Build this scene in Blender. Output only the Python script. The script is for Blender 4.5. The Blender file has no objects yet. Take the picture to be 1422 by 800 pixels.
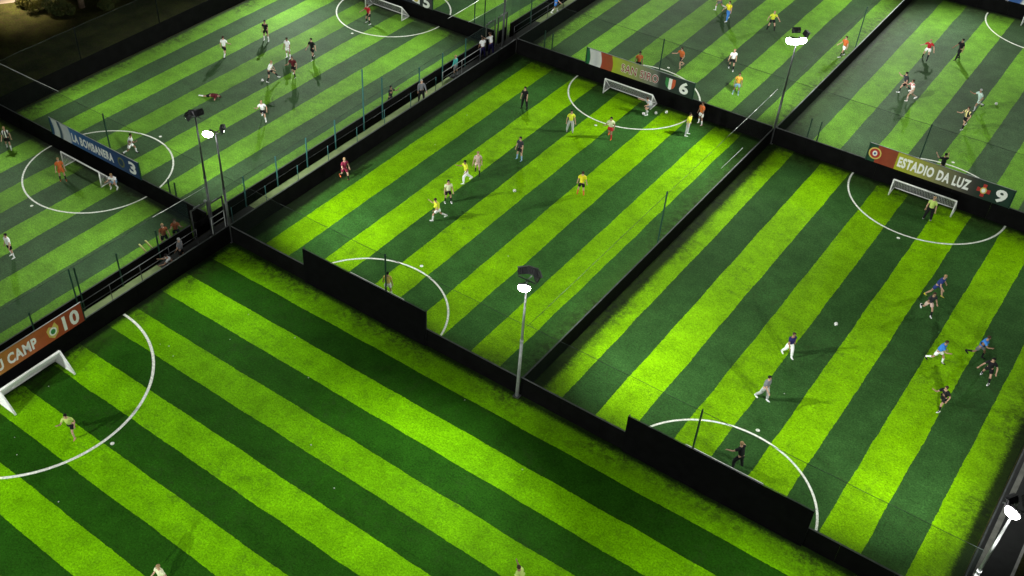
import bpy, bmesh, math, random
from mathutils import Vector, Matrix, Euler
random.seed(7)
R = math.radians
scene = bpy.context.scene
COL = scene.collection

# ------------------------------------------------------------------ helpers
def link(o, parent=None):
    COL.objects.link(o)
    if parent is not None:
        o.parent = parent
    return o

def tag(o, label=None, cat=None, group=None, kind=None):
    if label: o['label'] = label
    if cat: o['category'] = cat
    if group: o['group'] = group
    if kind: o['kind'] = kind
    return o

def thing(name, label, cat, loc=(0, 0, 0), rz=0.0, group=None):
    o = bpy.data.objects.new(name, None)
    o.empty_display_size = 0.2
    COL.objects.link(o)
    o.location = loc
    o.rotation_euler = (0, 0, rz)
    return tag(o, label, cat, group)

def mesh_obj(name, bm, mats, parent=None, smooth=False):
    me = bpy.data.meshes.new(name)
    bm.to_mesh(me)
    bm.free()
    if not isinstance(mats, (list, tuple)): mats = [mats]
    for m in mats: me.materials.append(m)
    if smooth:
        for p in me.polygons: p.use_smooth = True
    return link(bpy.data.objects.new(name, me), parent)

def box(bm, x0, x1, y0, y1, z0, z1, mi=0):
    vs = [bm.verts.new(p) for p in ((x0,y0,z0),(x1,y0,z0),(x1,y1,z0),(x0,y1,z0),(x0,y0,z1),(x1,y0,z1),(x1,y1,z1),(x0,y1,z1))]
    for f in ((3,2,1,0),(4,5,6,7),(0,1,5,4),(1,2,6,5),(2,3,7,6),(3,0,4,7)):
        fc = bm.faces.new([vs[i] for i in f]); fc.material_index = mi
    return vs

def tube(bm, a, b, r0, r1=None, n=8, mi=0, caps=True):
    if r1 is None: r1 = r0
    a = Vector(a); b = Vector(b)
    d = (b - a).normalized()
    u = d.orthogonal().normalized(); v = d.cross(u)
    ra = []; rb = []
    for i in range(n):
        t = 2 * math.pi * i / n
        o = u * math.cos(t) + v * math.sin(t)
        ra.append(bm.verts.new(a + o * r0)); rb.append(bm.verts.new(b + o * r1))
    for i in range(n):
        f = bm.faces.new((ra[i], ra[(i+1) % n], rb[(i+1) % n], rb[i])); f.material_index = mi; f.smooth = True
    if caps:
        bm.faces.new(ra[::-1]).material_index = mi; bm.faces.new(rb).material_index = mi

def ball(bm, c, r, sc=(1, 1, 1), u=10, v=7, mi=0, M=None):
    mat = Matrix.Translation(c) @ (M or Matrix.Identity(4)) @ Matrix.Diagonal((r*sc[0], r*sc[1], r*sc[2], 1))
    g = bmesh.ops.create_uvsphere(bm, u_segments=u, v_segments=v, radius=1, matrix=mat)
    for vt in g['verts']:
        for f in vt.link_faces: f.material_index = mi; f.smooth = True

def quad(bm, pts, uv=None, mi=0):
    f = bm.faces.new([bm.verts.new(p) for p in pts]); f.material_index = mi
    if uv:
        L = bm.loops.layers.uv.verify()
        for lp, c in zip(f.loops, uv): lp[L].uv = c
    return f

# ------------------------------------------------------------------ materials
def newmat(name):
    m = bpy.data.materials.new(name); m.use_nodes = True
    nt = m.node_tree
    return m, nt, nt.nodes['Principled BSDF']

def N(nt, t, **kw):
    n = nt.nodes.new(t)
    for k, v in kw.items(): setattr(n, k, v)
    return n

def mth(nt, op, a, b=None, c=None, clamp=False):
    n = N(nt, 'ShaderNodeMath', operation=op); n.use_clamp = clamp
    for i, v in enumerate((a, b, c)):
        if v is None: continue
        if isinstance(v, (int, float)): n.inputs[i].default_value = v
        else: nt.links.new(v, n.inputs[i])
    return n.outputs[0]

def noise(nt, vec, scale, detail=3, rough=0.55):
    n = N(nt, 'ShaderNodeTexNoise'); n.inputs['Scale'].default_value = scale
    n.inputs['Detail'].default_value = detail; n.inputs['Roughness'].default_value = rough
    if vec is not None: nt.links.new(vec, n.inputs['Vector'])
    return n.outputs['Fac']

def maprange(nt, v, a, b, c, d, interp='LINEAR'):
    n = N(nt, 'ShaderNodeMapRange', interpolation_type=interp)
    nt.links.new(v, n.inputs[0])
    for i, x in zip((1, 2, 3, 4), (a, b, c, d)): n.inputs[i].default_value = x
    return n.outputs[0]

def mix(nt, f, a, b, mode='MIX'):
    n = N(nt, 'ShaderNodeMix', data_type='RGBA', blend_type=mode)
    def put(s, v):
        if isinstance(v, tuple): s.default_value = (*v, 1) if len(v) == 3 else v
        elif isinstance(v, (int, float)): s.default_value = v
        else: nt.links.new(v, s)
    put(n.inputs[0], f); put(n.inputs[6], a); put(n.inputs[7], b)
    return n.outputs[2]

def gray(nt, v):
    c = N(nt, 'ShaderNodeCombineColor')
    for i in range(3): nt.links.new(v, c.inputs[i])
    return c.outputs[0]

def simple(name, col, rough=0.6, metal=0.0, var=0.12, vscale=6.0, spec=0.3, coord='Object'):
    m, nt, b = newmat(name)
    tc = N(nt, 'ShaderNodeTexCoord')
    f = noise(nt, tc.outputs[coord], vscale, 4)
    f = maprange(nt, f, 0.3, 0.7, 1 - var, 1 + var)
    c = mix(nt, 1.0, tuple(col), gray(nt, f), 'MULTIPLY')
    nt.links.new(c, b.inputs['Base Color'])
    b.inputs['Roughness'].default_value = rough; b.inputs['Metallic'].default_value = metal
    b.inputs['Specular IOR Level'].default_value = spec
    return m

def turf(name, axis, off, w, first, bright, dark, rect, worn=0.85, sign=1, edge_w=(0.4,0.4,0.3,0.35), spec=0.05):
    """striped artificial grass; first=1 when the first stripe from 'off' is the bright one"""
    m, nt, b = newmat(name)
    geo = N(nt, 'ShaderNodeNewGeometry')
    P = geo.outputs['Position']
    sp = N(nt, 'ShaderNodeSeparateXYZ'); nt.links.new(P, sp.inputs[0])
    a = sp.outputs[axis]
    edge = noise(nt, P, 3.5, 4, 0.65)
    slow = noise(nt, P, 0.35, 2)
    a2 = mth(nt, 'MULTIPLY_ADD', edge, 0.12, a)
    a2 = mth(nt, 'MULTIPLY_ADD', slow, 0.18, a2)
    t = mth(nt, 'MULTIPLY', mth(nt, 'SUBTRACT', a2, off + 0.15), sign / w)
    md = mth(nt, 'FLOORED_MODULO', t, 2.0)
    par = mth(nt, 'LESS_THAN', md, 1.0) if first else mth(nt, 'GREATER_THAN', md, 1.0)
    col = mix(nt, par, dark, bright)
    # each roll of turf has its own slight tint
    cell = N(nt, 'ShaderNodeTexWhiteNoise', noise_dimensions='1D')
    nt.links.new(mth(nt, 'FLOOR', t), cell.inputs['W'])
    col = mix(nt, 1.0, col, gray(nt, maprange(nt, cell.outputs['Value'], 0, 1, 0.86, 1.08)), 'MULTIPLY')
    # fibres, clumps and broad play wear
    g = noise(nt, P, 11.0, 3, 0.8)
    col = mix(nt, 1.0, col, gray(nt, maprange(nt, g, 0.33, 0.67, 0.56, 1.42)), 'MULTIPLY')
    g3 = noise(nt, P, 5.0, 3, 0.65)
    col = mix(nt, 1.0, col, gray(nt, maprange(nt, g3, 0.3, 0.7, 0.84, 1.16)), 'MULTIPLY')
    g2 = noise(nt, P, 0.8, 5, 0.6)
    col = mix(nt, 1.0, col, gray(nt, maprange(nt, g2, 0.3, 0.7, 0.74, 1.18)), 'MULTIPLY')
    gb = noise(nt, P, 0.16, 2, 0.5)
    col = mix(nt, 1.0, col, gray(nt, maprange(nt, gb, 0.35, 0.65, 0.88, 1.08)), 'MULTIPLY')
    # dark rubber crumb trodden in along the boards, over a painted shade tint
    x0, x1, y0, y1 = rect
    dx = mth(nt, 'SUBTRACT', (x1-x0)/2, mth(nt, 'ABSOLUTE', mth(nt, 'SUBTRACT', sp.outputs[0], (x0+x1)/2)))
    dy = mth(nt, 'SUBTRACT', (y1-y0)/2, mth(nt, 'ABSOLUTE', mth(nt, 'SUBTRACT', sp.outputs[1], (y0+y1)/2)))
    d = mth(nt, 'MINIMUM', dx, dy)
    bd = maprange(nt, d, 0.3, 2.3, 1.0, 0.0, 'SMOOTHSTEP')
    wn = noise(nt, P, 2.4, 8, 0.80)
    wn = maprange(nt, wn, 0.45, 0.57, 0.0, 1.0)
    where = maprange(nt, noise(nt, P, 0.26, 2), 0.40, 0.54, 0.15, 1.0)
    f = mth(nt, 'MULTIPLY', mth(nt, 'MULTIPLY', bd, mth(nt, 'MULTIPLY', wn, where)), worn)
    col = mix(nt, mth(nt, 'MULTIPLY', bd, 0.34), col, (0.045, 0.085, 0.008))  # broad olive tint paints in the shade beside the boards
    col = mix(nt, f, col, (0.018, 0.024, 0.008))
    # scattered scuffs further in
    sc = maprange(nt, noise(nt, P, 1.7, 8, 0.82), 0.50, 0.66, 0.0, 0.55)
    sc = mth(nt, 'MULTIPLY', sc, maprange(nt, noise(nt, P, 0.17, 2), 0.42, 0.62, 0.0, 1.0))
    col = mix(nt, sc, col, (0.03, 0.05, 0.014))
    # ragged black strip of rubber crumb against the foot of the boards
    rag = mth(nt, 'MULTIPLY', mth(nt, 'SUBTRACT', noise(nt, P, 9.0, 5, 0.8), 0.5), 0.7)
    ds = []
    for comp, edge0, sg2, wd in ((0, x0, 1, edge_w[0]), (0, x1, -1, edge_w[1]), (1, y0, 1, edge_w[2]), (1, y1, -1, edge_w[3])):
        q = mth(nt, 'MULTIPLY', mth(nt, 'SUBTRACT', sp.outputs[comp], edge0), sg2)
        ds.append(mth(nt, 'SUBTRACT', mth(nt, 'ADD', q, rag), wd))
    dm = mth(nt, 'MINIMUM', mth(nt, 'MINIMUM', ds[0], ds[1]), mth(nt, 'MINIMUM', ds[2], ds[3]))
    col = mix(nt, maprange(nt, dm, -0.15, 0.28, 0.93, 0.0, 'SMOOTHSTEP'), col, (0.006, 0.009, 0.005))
    nt.links.new(col, b.inputs['Base Color'])
    b.inputs['Roughness'].default_value = 0.75
    b.inputs['Specular IOR Level'].default_value = spec
    bp = N(nt, 'ShaderNodeBump'); bp.inputs['Strength'].default_value = 0.5; bp.inputs['Distance'].default_value = 0.04
    nt.links.new(g, bp.inputs['Height']); nt.links.new(bp.outputs[0], b.inputs['Normal'])
    return m

def netmat(name, col, cell, thick):
    m, nt, b = newmat(name)
    uv = N(nt, 'ShaderNodeUVMap')
    sp = N(nt, 'ShaderNodeSeparateXYZ'); nt.links.new(uv.outputs[0], sp.inputs[0])
    u = mth(nt, 'FRACT', mth(nt, 'DIVIDE', sp.outputs[0], cell))
    v = mth(nt, 'FRACT', mth(nt, 'DIVIDE', sp.outputs[1], cell))
    k = thick / cell
    f = mth(nt, 'MAXIMUM', mth(nt, 'LESS_THAN', u, k), mth(nt, 'LESS_THAN', v, k))
    b.inputs['Base Color'].default_value = (*col, 1); b.inputs['Roughness'].default_value = 0.8
    b.inputs['Specular IOR Level'].default_value = 0.1
    tr = N(nt, 'ShaderNodeBsdfTransparent'); mx = N(nt, 'ShaderNodeMixShader')
    nt.links.new(f, mx.inputs[0]); nt.links.new(tr.outputs[0], mx.inputs[1]); nt.links.new(b.outputs[0], mx.inputs[2])
    nt.links.new(mx.outputs[0], nt.nodes['Material Output'].inputs[0])
    return m

M = {}
M['board'] = simple('black_board', (0.004, 0.004, 0.0042), 0.7, var=0.35, vscale=1.5, spec=0.05)
M['rail'] = simple('board_rail', (0.055, 0.06, 0.06), 0.55, 0.0, 0.3, 3, spec=0.25)
M['rail_pale'] = simple('worn_rail', (0.30, 0.32, 0.32), 0.5, 0.2, 0.4, 1.2)
M['rail_mid'] = simple('dull_rail', (0.13, 0.14, 0.14), 0.5, 0.1, 0.6, 0.5)
M['post'] = simple('green_post', (0.010, 0.045, 0.030), 0.45, 0.0, 0.2, 3)
M['post_blue'] = simple('teal_post', (0.035, 0.13, 0.13), 0.4, 0.1, 0.2, 3)
M['steel'] = simple('galvanised_steel', (0.34, 0.35, 0.35), 0.45, 0.15, 0.18, 4)
M['steel_dark'] = simple('dark_steel', (0.10, 0.105, 0.11), 0.45, 0.6, 0.2, 4)
M['rope'] = simple('net_rope', (0.022, 0.03, 0.026), 0.8)
M['rope_pale'] = simple('pale_net_rope', (0.55, 0.57, 0.55), 0.7, 0, 0.45, 0.8, coord='Object')
M['net'] = netmat('fence_net', (0.012, 0.022, 0.016), 0.05, 0.0042)
M['net_thin'] = netmat('fine_net', (0.012, 0.022, 0.016), 0.06, 0.0018)
M['mesh'] = netmat('fence_mesh', (0.045, 0.085, 0.080), 0.06, 0.006)
M['goalnet'] = netmat('goal_net', (0.62, 0.62, 0.62), 0.10, 0.017)
M['goalnet_dense'] = netmat('goal_net_dense', (0.90, 0.90, 0.90), 0.06, 0.046)
M['white'] = simple('white_paint', (0.80, 0.80, 0.78), 0.45, 0, 0.05, 4)
M['line'] = simple('white_line', (0.80, 0.82, 0.74), 0.9, 0, 0.30, 9.0, 0.1)
M['back'] = simple('banner_back', (0.0035, 0.0035, 0.004), 0.75, 0, 0.3, 2, 0.04)
M['casing'] = simple('lamp_casing', (0.05, 0.05, 0.055), 0.5, 0.3, 0.2, 5)
M['yellow'] = simple('yellow_foam', (0.75, 0.68, 0.28), 0.6, 0, 0.1, 5)
M['bark'] = simple('bark', (0.12, 0.085, 0.055), 0.9, 0, 0.35, 6)
M['paper'] = simple('litter', (0.6, 0.62, 0.58), 0.8)

def emit(name, col, s):
    m, nt, b = newmat(name)
    b.inputs['Base Color'].default_value = (0.8, 0.8, 0.8, 1)
    b.inputs['Emission Color'].default_value = (*col, 1); b.inputs['Emission Strength'].default_value = s
    try: m.cycles.emission_sampling = 'NONE'
    except Exception: pass
    return m
M['lamp'] = emit('lit_lamp_glass', (1.0, 0.98, 0.94), 60)
M['lamp_dim'] = emit('small_lamp_glass', (1.0, 0.98, 0.92), 2.5)
def glassmat():
    m, nt, b = newmat('unlit_glass'); b.inputs['Base Color'].default_value = (0.1, 0.1, 0.1, 1); b.inputs['Roughness'].default_value = 0.15
    return m
M['glass'] = glassmat()

# ------------------------------------------------------------------ setting
def sheet(name, x0, x1, y0, y1, z, mat, kind='structure', parts=1):
    bm = bmesh.new()
    quad(bm, ((x0,y0,z),(x1,y0,z),(x1,y1,z),(x0,y1,z)))
    o = mesh_obj(name, bm, mat); return tag(o, kind=kind)

def groundmat():
    m, nt, b = newmat('rough_grass')
    geo = N(nt, 'ShaderNodeNewGeometry'); P = geo.outputs['Position']
    c = mix(nt, maprange(nt, noise(nt, P, 0.5, 6), 0.4, 0.6, 0, 1), (0.028, 0.032, 0.010), (0.055, 0.062, 0.016))
    c = mix(nt, maprange(nt, noise(nt, P, 3.0, 6, 0.7), 0.45, 0.65, 0, 0.8), c, (0.05, 0.038, 0.022))
    c = mix(nt, 1.0, c, gray(nt, maprange(nt, noise(nt, P, 14, 3), 0.3, 0.7, 0.6, 1.4)), 'MULTIPLY')
    nt.links.new(c, b.inputs['Base Color']); b.inputs['Roughness'].default_value = 1.0; b.inputs['Specular IOR Level'].default_value = 0.05
    return m
sheet('ground', -400, 400, -400, 400, -0.02, groundmat())

VB, VD = (0.200, 0.455, 0.0005), (0.037, 0.120, 0.022)
PB, PD = (0.170, 0.46, 0.0005), (0.018, 0.088, 0.004)
GB, GD = (0.140, 0.335, 0.020), (0.046, 0.100, 0.036)
pitches = [
    ('pitch_turf', (0.2, 22.05, 0.0, 31.9), 0, 0.0, 2.0, 0, VB, VD, 1),
    ('pitch_turf', (22.05, 44.3, 0.0, 31.9), 0, 21.95, 2.03, 1, VB, (0.034, 0.100, 0.022), 1),
    ('pitch_turf', (0.2, 44.3, -33.0, 0.0), 1, 0.0, 2.01, 1, PB, PD, -1),
    ('pitch_turf', (-24.1, -1.85, 0.0, 31.9), 0, -24.0, 2.0, 1, GB, GD, 1),
    ('pitch_turf', (-24.1, -1.85, -33.0, 0.0), 0, -24.0, 2.0, 1, GB, GD, 1),
    ('pitch_turf', (-24.1, -1.85, 31.9, 64.0), 0, -24.0, 2.0, 1, (0.14, 0.34, 0.015), (0.03, 0.09, 0.022), 1),
    ('pitch_turf', (0.2, 22.05, 31.9, 63.7), 0, 0.0, 2.0, 1, GB, (0.038, 0.085, 0.028), 1),
    ('pitch_turf', (22.05, 44.3, 31.9, 63.7), 0, 22.35, 2.0, 0, GB, (0.048, 0.096, 0.038), 1),
]
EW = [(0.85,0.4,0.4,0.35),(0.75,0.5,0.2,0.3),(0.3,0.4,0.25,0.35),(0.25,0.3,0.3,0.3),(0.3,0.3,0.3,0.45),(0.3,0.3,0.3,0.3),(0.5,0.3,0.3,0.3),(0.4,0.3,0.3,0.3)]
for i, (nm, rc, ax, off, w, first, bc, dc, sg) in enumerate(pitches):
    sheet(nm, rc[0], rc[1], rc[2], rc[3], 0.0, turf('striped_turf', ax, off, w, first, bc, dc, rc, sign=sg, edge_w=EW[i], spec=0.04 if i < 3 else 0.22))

def pathmat():
    m, nt, b = newmat('faded_path_grass')
    geo = N(nt, 'ShaderNodeNewGeometry'); P = geo.outputs['Position']
    sp = N(nt, 'ShaderNodeSeparateXYZ'); nt.links.new(P, sp.inputs[0])
    c = mix(nt, maprange(nt, noise(nt, P, 1.2, 5), 0.35, 0.65, 0, 1), (0.15, 0.21, 0.075), (0.22, 0.28, 0.12))
    # darker rubber matting laid where the two paths cross
    d1 = mth(nt, 'LESS_THAN', mth(nt, 'ABSOLUTE', mth(nt, 'SUBTRACT', sp.outputs[1], -0.6)), 4.0)
    d2 = mth(nt, 'LESS_THAN', mth(nt, 'ABSOLUTE', mth(nt, 'SUBTRACT', sp.outputs[1], 31.6)), 6.2)
    c = mix(nt, mth(nt, 'MAXIMUM', d1, d2), c, (0.022, 0.024, 0.022))
    nt.links.new(c, b.inputs['Base Color']); b.inputs['Roughness'].default_value = 0.95
    return m
sheet('path', -1.8, 0.12, -40, 75, 0.004, pathmat())
asph = simple('asphalt', (0.013, 0.014, 0.014), 0.6, 0, 0.3, 2.5, 0.35, coord='Object')
sheet('pavement', 44.42, 46.0, -40, 75, 0.0, asph)
bm = bmesh.new(); box(bm, 46.0, 46.12, -40, 75, -0.02, 0.1)
tag(mesh_obj('kerb', bm, simple('concrete', (0.30, 0.30, 0.28), 0.85, 0, 0.25, 3)), kind='structure')
bm = bmesh.new(); box(bm, 44.62, 44.86, -40, 75, 0.0, 0.07)
tag(mesh_obj('pale_strip', bm, simple('pale_concrete', (0.17, 0.17, 0.15), 0.6, 0, 0.3, 3)), kind='structure')  # low pale strip along the inner side of the pavement
bm = bmesh.new(); quad(bm, ((-70,0,0.004),(-41.5,10.2,0.004),(-39.4,13.4,0.004),(-36,22,0.004),(-38.5,23,0.004),(-42.5,14.5,0.004),(-70,5,0.004)))
tag(mesh_obj('lane', bm, simple('pale_tarmac', (0.20, 0.175, 0.165), 0.8, 0, 0.2, 1)), kind='structure')

# markings
def arc(cx, cy, r, a0, a1, w, z=0.006, n=64):
    bm = bmesh.new()
    ring = []
    for i in range(n+1):
        a = R(a0 + (a1-a0)*i/n)
        ring.append((bm.verts.new((cx+(r-w/2)*math.cos(a), cy+(r-w/2)*math.sin(a), z)), bm.verts.new((cx+(r+w/2)*math.cos(a), cy+(r+w/2)*math.sin(a), z))))
    for p, q in zip(ring, ring[1:]): bm.faces.new((p[0], p[1], q[1], q[0]))
    tag(mesh_obj('goal_area_line', bm, M['line']), kind='structure')
def spot_mark(x, y, r=0.11):
    bm = bmesh.new(); bmesh.ops.create_circle(bm, cap_ends=True, segments=16, radius=r, matrix=Matrix.Translation((x, y, 0.0065)))
    tag(mesh_obj('penalty_spot', bm, M['line']), kind='structure')
LW = 0.12
for cx, cy, r, a0, a1, w in [(11.06, 0.0, 4.96, 0, 180, LW), (33.2, 0.05, 5.0, 0, 180, LW), (11.06, 31.87, 4.96, 180, 360, LW),
        (33.2, 31.87, 5.0, 180, 360, LW), (0.25, -15.77, 6.9, -90, 90, 0.16), (-12.98, 0.0, 5.1, 0, 360, LW),
        (-12.6, 31.9, 4.97, 0, 360, LW), (11.06, 31.9, 4.96, 0, 180, LW), (33.2, 31.9, 5.0, 0, 180, LW), (33.15, 63.3, 5.0, 180, 360, LW), (11.06, 63.3, 5.0, 180, 360, LW)]:
    arc(cx, cy, r, a0, a1, w)
for x, y in [(11.15, 5.4), (33.2, 5.45), (11.05, 26.3), (33.22, 26.35), (7.62, -15.81), (-13.05, -5.5), (-12.9, 5.54), (-12.6, 26.4), (11.1, 37.4), (33.2, 37.4)]:
    spot_mark(x, y)

# ------------------------------------------------------------------ board walls with nets
def wall(name, label, cat, a, b, h=1.25, net_h=None, net='net', posts=None, post_mat='post', rope='rope', rail='rail', thick=0.07, low_rail=None, group=None):
    """a wall of boards from a to b (x,y); local X runs along it"""
    a = Vector((*a, 0)); b = Vector((*b, 0)); L = (b-a).length; ang = math.atan2(b.y-a.y, b.x-a.x)
    t = thing(name, label, cat, a, ang, group)
    bm = bmesh.new()
    n = max(1, round(L/2.44)); s = L/n
    for i in range(n):
        box(bm, i*s+0.004, (i+1)*s-0.004, -thick/2, thick/2, 0.01, h)
    mesh_obj('board', bm, M['board'], t)
    bm = bmesh.new(); box(bm, 0, L, -thick/2-0.004, thick/2+0.004, h+0.002, h+0.035); mesh_obj('top_rail', bm, M[rail], t)
    if net_h:
        bm = bmesh.new(); z0 = h+0.05
        k = max(1, int(L/3))
        # the net sags a little between its posts
        for i in range(k):
            x0, x1 = L*i/k, L*(i+1)/k
            quad(bm, ((x0,0,z0),(x1,0,z0),(x1,0,net_h),(x0,0,net_h)), ((x0,z0),(x1,z0),(x1,net_h),(x0,net_h)))
        mesh_obj('net', bm, M[net], t)
        bm = bmesh.new()
        for i in range(k):
            x0, x1 = L*i/k, L*(i+1)/k
            tube(bm, (x0,0,net_h), ((x0+x1)/2,0,net_h-0.03), 0.012, n=5); tube(bm, ((x0+x1)/2,0,net_h-0.03), (x1,0,net_h), 0.012, n=5)
        mesh_obj('net_rope', bm, M[rope], t)
    for p in (posts or []):
        x, z = (p if isinstance(p, tuple) else (p, net_h or h+1))
        bm = bmesh.new(); sd = (thick/2+0.005, thick/2+0.075) if cat == 'wall' else (-0.075-thick/2, -0.005-thick/2); box(bm, x-0.035, x+0.035, sd[0], sd[1], 0.01, z+0.04); mesh_obj('net_post', bm, M[post_mat], t)
    return t

GW = 'black board walls around the pitches'
wall('board_wall', 'black board wall between the two left pitches, running under the blue LA BOMBANERA banner', 'wall', (-24.1, -0.05), (-1.95, -0.05), 1.3, 5.1, posts=[13.05, (18.7, 2.3), (19.3, 2.3)], rope='rope')
wall('board_wall', 'black board wall at the near end of the middle pitch, left of the central floodlight', 'wall', (0.25, -0.03), (22.0, -0.03), 1.22, 5.0, posts=[12.54])
wall('board_wall', 'black board wall along the near end of the right pitch, right of the central floodlight', 'wall', (22.05, 0.0), (44.35, 0.0), 1.28, 5.05, posts=[9.73])
wall('board_wall', 'black board wall at the far end of the far left pitch, under the number 5', 'wall', (-24.1, 31.95), (-1.95, 31.95), 1.3, 5.0, posts=[11.0, 20.0, 21.0])
wall('board_wall', 'black board wall running under the SAN SIRO banner', 'wall', (0.25, 31.93), (22.0, 31.93), 1.3, 5.1, posts=[12.5, (2.5, 2.7), (3.2, 2.7)])
wall('board_wall', 'black board wall running under the ESTADIO DA LUZ banner', 'wall', (22.1, 31.93), (44.35, 31.93), 1.3, 5.1, posts=[9.8, (2.4, 2.8), (3.1, 2.8)])
wall('board_wall', 'black board wall in the top right corner under a blue and white banner', 'wall', (22.1, 63.7), (44.35, 63.7), 1.3, 5.0, posts=[11.0])
wall('board_wall', 'long black board wall between the middle pitch and the right pitch', 'wall', (22.1, 0.05), (22.1, 31.85), 1.2, 4.9, 'net_thin', posts=[15.0], rail='rail')
wall('board_wall', 'long black board wall dividing the two pitches at the top right', 'wall', (22.2, 32.05), (22.2, 63.6), 1.2, 4.6, 'net_thin', posts=[15.4], rail='rail_mid')
wall('board_wall', 'black board wall between the path and the front pitch, carrying the red NOU CAMP banner', 'wall', (0.15, -33.0), (0.15, -0.08), 1.28, None, rail='rail')
wall('board_wall', 'black board wall between the path and the middle pitch', 'wall', (0.15, 0.05), (0.15, 31.85), 1.25, None, rail='rail')
wall('board_wall', 'black board wall between the path and the pitch beyond the SAN SIRO banner', 'wall', (0.15, 32.05), (0.15, 70.0), 1.25, None, rail='rail')
wall('path_fence', 'black boards with green mesh and posts between the path and the near left pitch', 'fence', (-1.85, -33.0), (-1.85, -1.5), 1.2, 3.3, 'mesh', posts=[(19.6, 2.1), (22.6, 3.3), (22.95, 3.2), (25.8, 2.45), (28.8, 2.35), (16.5, 2.3), (13.4, 2.3)], rope='rope')
wall('path_fence', 'black boards with teal mesh and posts between the path and the far left pitch', 'fence', (-1.85, 1.4), (-1.85, 30.3), 1.2, 2.35, 'mesh', posts=[(1.8, 2.35), (4.8, 2.35), (7.75, 2.35), (10.7, 2.35), (13.8, 4.95), (15.9, 3.4), (20.3, 2.35), (23.2, 2.35), (26.2, 2.35)], post_mat='post_blue')
wall('path_fence', 'black boards with mesh along the path at the top of the picture', 'fence', (-1.85, 34.0), (-1.85, 70.0), 1.2, 3.5, 'mesh', posts=[(3.0, 3.5), (7.0, 3.5)])
wall('board_wall', 'black outer wall along the dark grass at the far left', 'wall', (-24.2, -0.2), (-24.2, 70.0), 1.5, 4.2, posts=[8.0, 16.0, 24.0], rail='board', post_mat='board')
wall('board_wall', 'black outer wall at the left edge of the near left pitch', 'wall', (-24.2, -33.0), (-24.2, -0.4), 1.5, 4.2, rail='board')
wall('board_wall', 'black outer wall between the right pitch and the pavement', 'wall', (44.38, 0.05), (44.38, 70.0), 0.5, None, rail='rail')
wall('board_wall', 'black outer wall between the front pitch and the pavement', 'wall', (44.38, -33.0), (44.38, -0.1), 0.5, None, rail='rail')

# lit lengths of rope strung high along pitches
def rope_line(label, a, b, r=0.022, sag=0.12):
    bm = bmesh.new(); n = 14; a = Vector(a); b = Vector(b); pts = []
    for i in range(n+1):
        t = i/n; p = a.lerp(b, t); p.z -= sag*4*t*(1-t); pts.append(p)
    for p, q in zip(pts, pts[1:]): tube(bm, p, q, r, n=6)
    tag(mesh_obj('net_cable', bm, M['rope_pale']), label, 'cable')
rope_line('pale cable above the wall between middle and right pitch, near the upper floodlight', (22.1, 23.9, 4.88), (22.1, 30.6, 4.90), 0.014, 0.02)
rope_line('short pale cable low beside the dividing wall of the middle pitch', (22.02, 23.3, 2.28), (22.02, 26.6, 2.22), 0.009, 0.01)
rope_line('pale cable over the path fence by the gate frame under the twin floodlights', (-1.8, -4.2, 3.38), (-1.8, 0.0, 3.27), 0.012, 0.02)
rope_line('pale cable over the path at the top of the picture, the left of two', (-1.8, 25.2, 4.98), (-1.8, 29.2, 4.98), 0.013, 0.02)
rope_line('pale cable over the path at the top of the picture, the right of two', (-1.8, 27.9, 3.66), (-1.8, 33.2, 3.50), 0.012, 0.02)
rope_line('pale cable running down over dark grass at the left edge', (-22.6, -0.05, 5.16), (-15.5, -0.05, 5.26), 0.016, 0.02)

# ------------------------------------------------------------------ text and banners
def textmesh(s, W, H, mat, name, parent, x, z, y, bold=0.02, thick=0.006):
    """letters fitted to a W x H box; bold swells the outline without moving the letters"""
    out = []
    for off in (0.0, bold):
        cu = bpy.data.curves.new('t', 'FONT'); cu.body = s; cu.size = 1; cu.extrude = 0.01; cu.offset = off; cu.resolution_u = 3; cu.space_character = 1.12
        to = bpy.data.objects.new('t', cu); COL.objects.link(to)
        bpy.context.view_layer.update()
        out.append(bpy.data.meshes.new_from_object(to.evaluated_get(bpy.context.evaluated_depsgraph_get())))
        bpy.data.objects.remove(to); bpy.data.curves.remove(cu)
    ref, me = out
    xs = [v.co.x for v in ref.vertices]; ys = [v.co.y for v in ref.vertices]
    x0, x1, y0, y1 = min(xs), max(xs), min(ys), max(ys)
    for v in me.vertices:
        v.co = ((v.co.x-x0)/(x1-x0)*W + x, y - (thick if v.co.z > 0 else 0), (v.co.y-y0)/(y1-y0)*H + z)
    bpy.data.meshes.remove(ref)
    bm = bmesh.new(); bm.from_mesh(me); bpy.data.meshes.remove(me)
    # one mesh per word: sort the letters' islands and cut at the wide gaps
    seen = {}; isl = []
    for v in bm.verts:
        if v in seen: continue
        st = [v]; seen[v] = len(isl); grp = [v]
        while st:
            for e in st.pop().link_edges:
                for w_ in e.verts:
                    if w_ not in seen: seen[w_] = len(isl); grp.append(w_); st.append(w_)
        isl.append(grp)
    isl.sort(key=lambda g_: min(v.co.x for v in g_))
    words = []; right = -1e9; gap = 0.30*H*0.9
    for g_ in isl:
        a_, b_ = min(v.co.x for v in g_), max(v.co.x for v in g_)
        if a_ - right > gap or not words: words.append([])
        words[-1] += g_; right = max(right, b_)
    for k_, wd in enumerate(words):
        b2 = bm.copy() if len(words) > 1 else bm
        if len(words) > 1:
            keep = {v.index for v in wd}; bm.verts.index_update(); keep = {v.index for v in wd}
            b2.verts.ensure_lookup_table()
            bmesh.ops.delete(b2, geom=[v for i_, v in enumerate(b2.verts) if i_ not in keep], context='VERTS')
        mesh_obj(name, b2, mat, parent)
    if len(words) > 1: bm.free()

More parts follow.
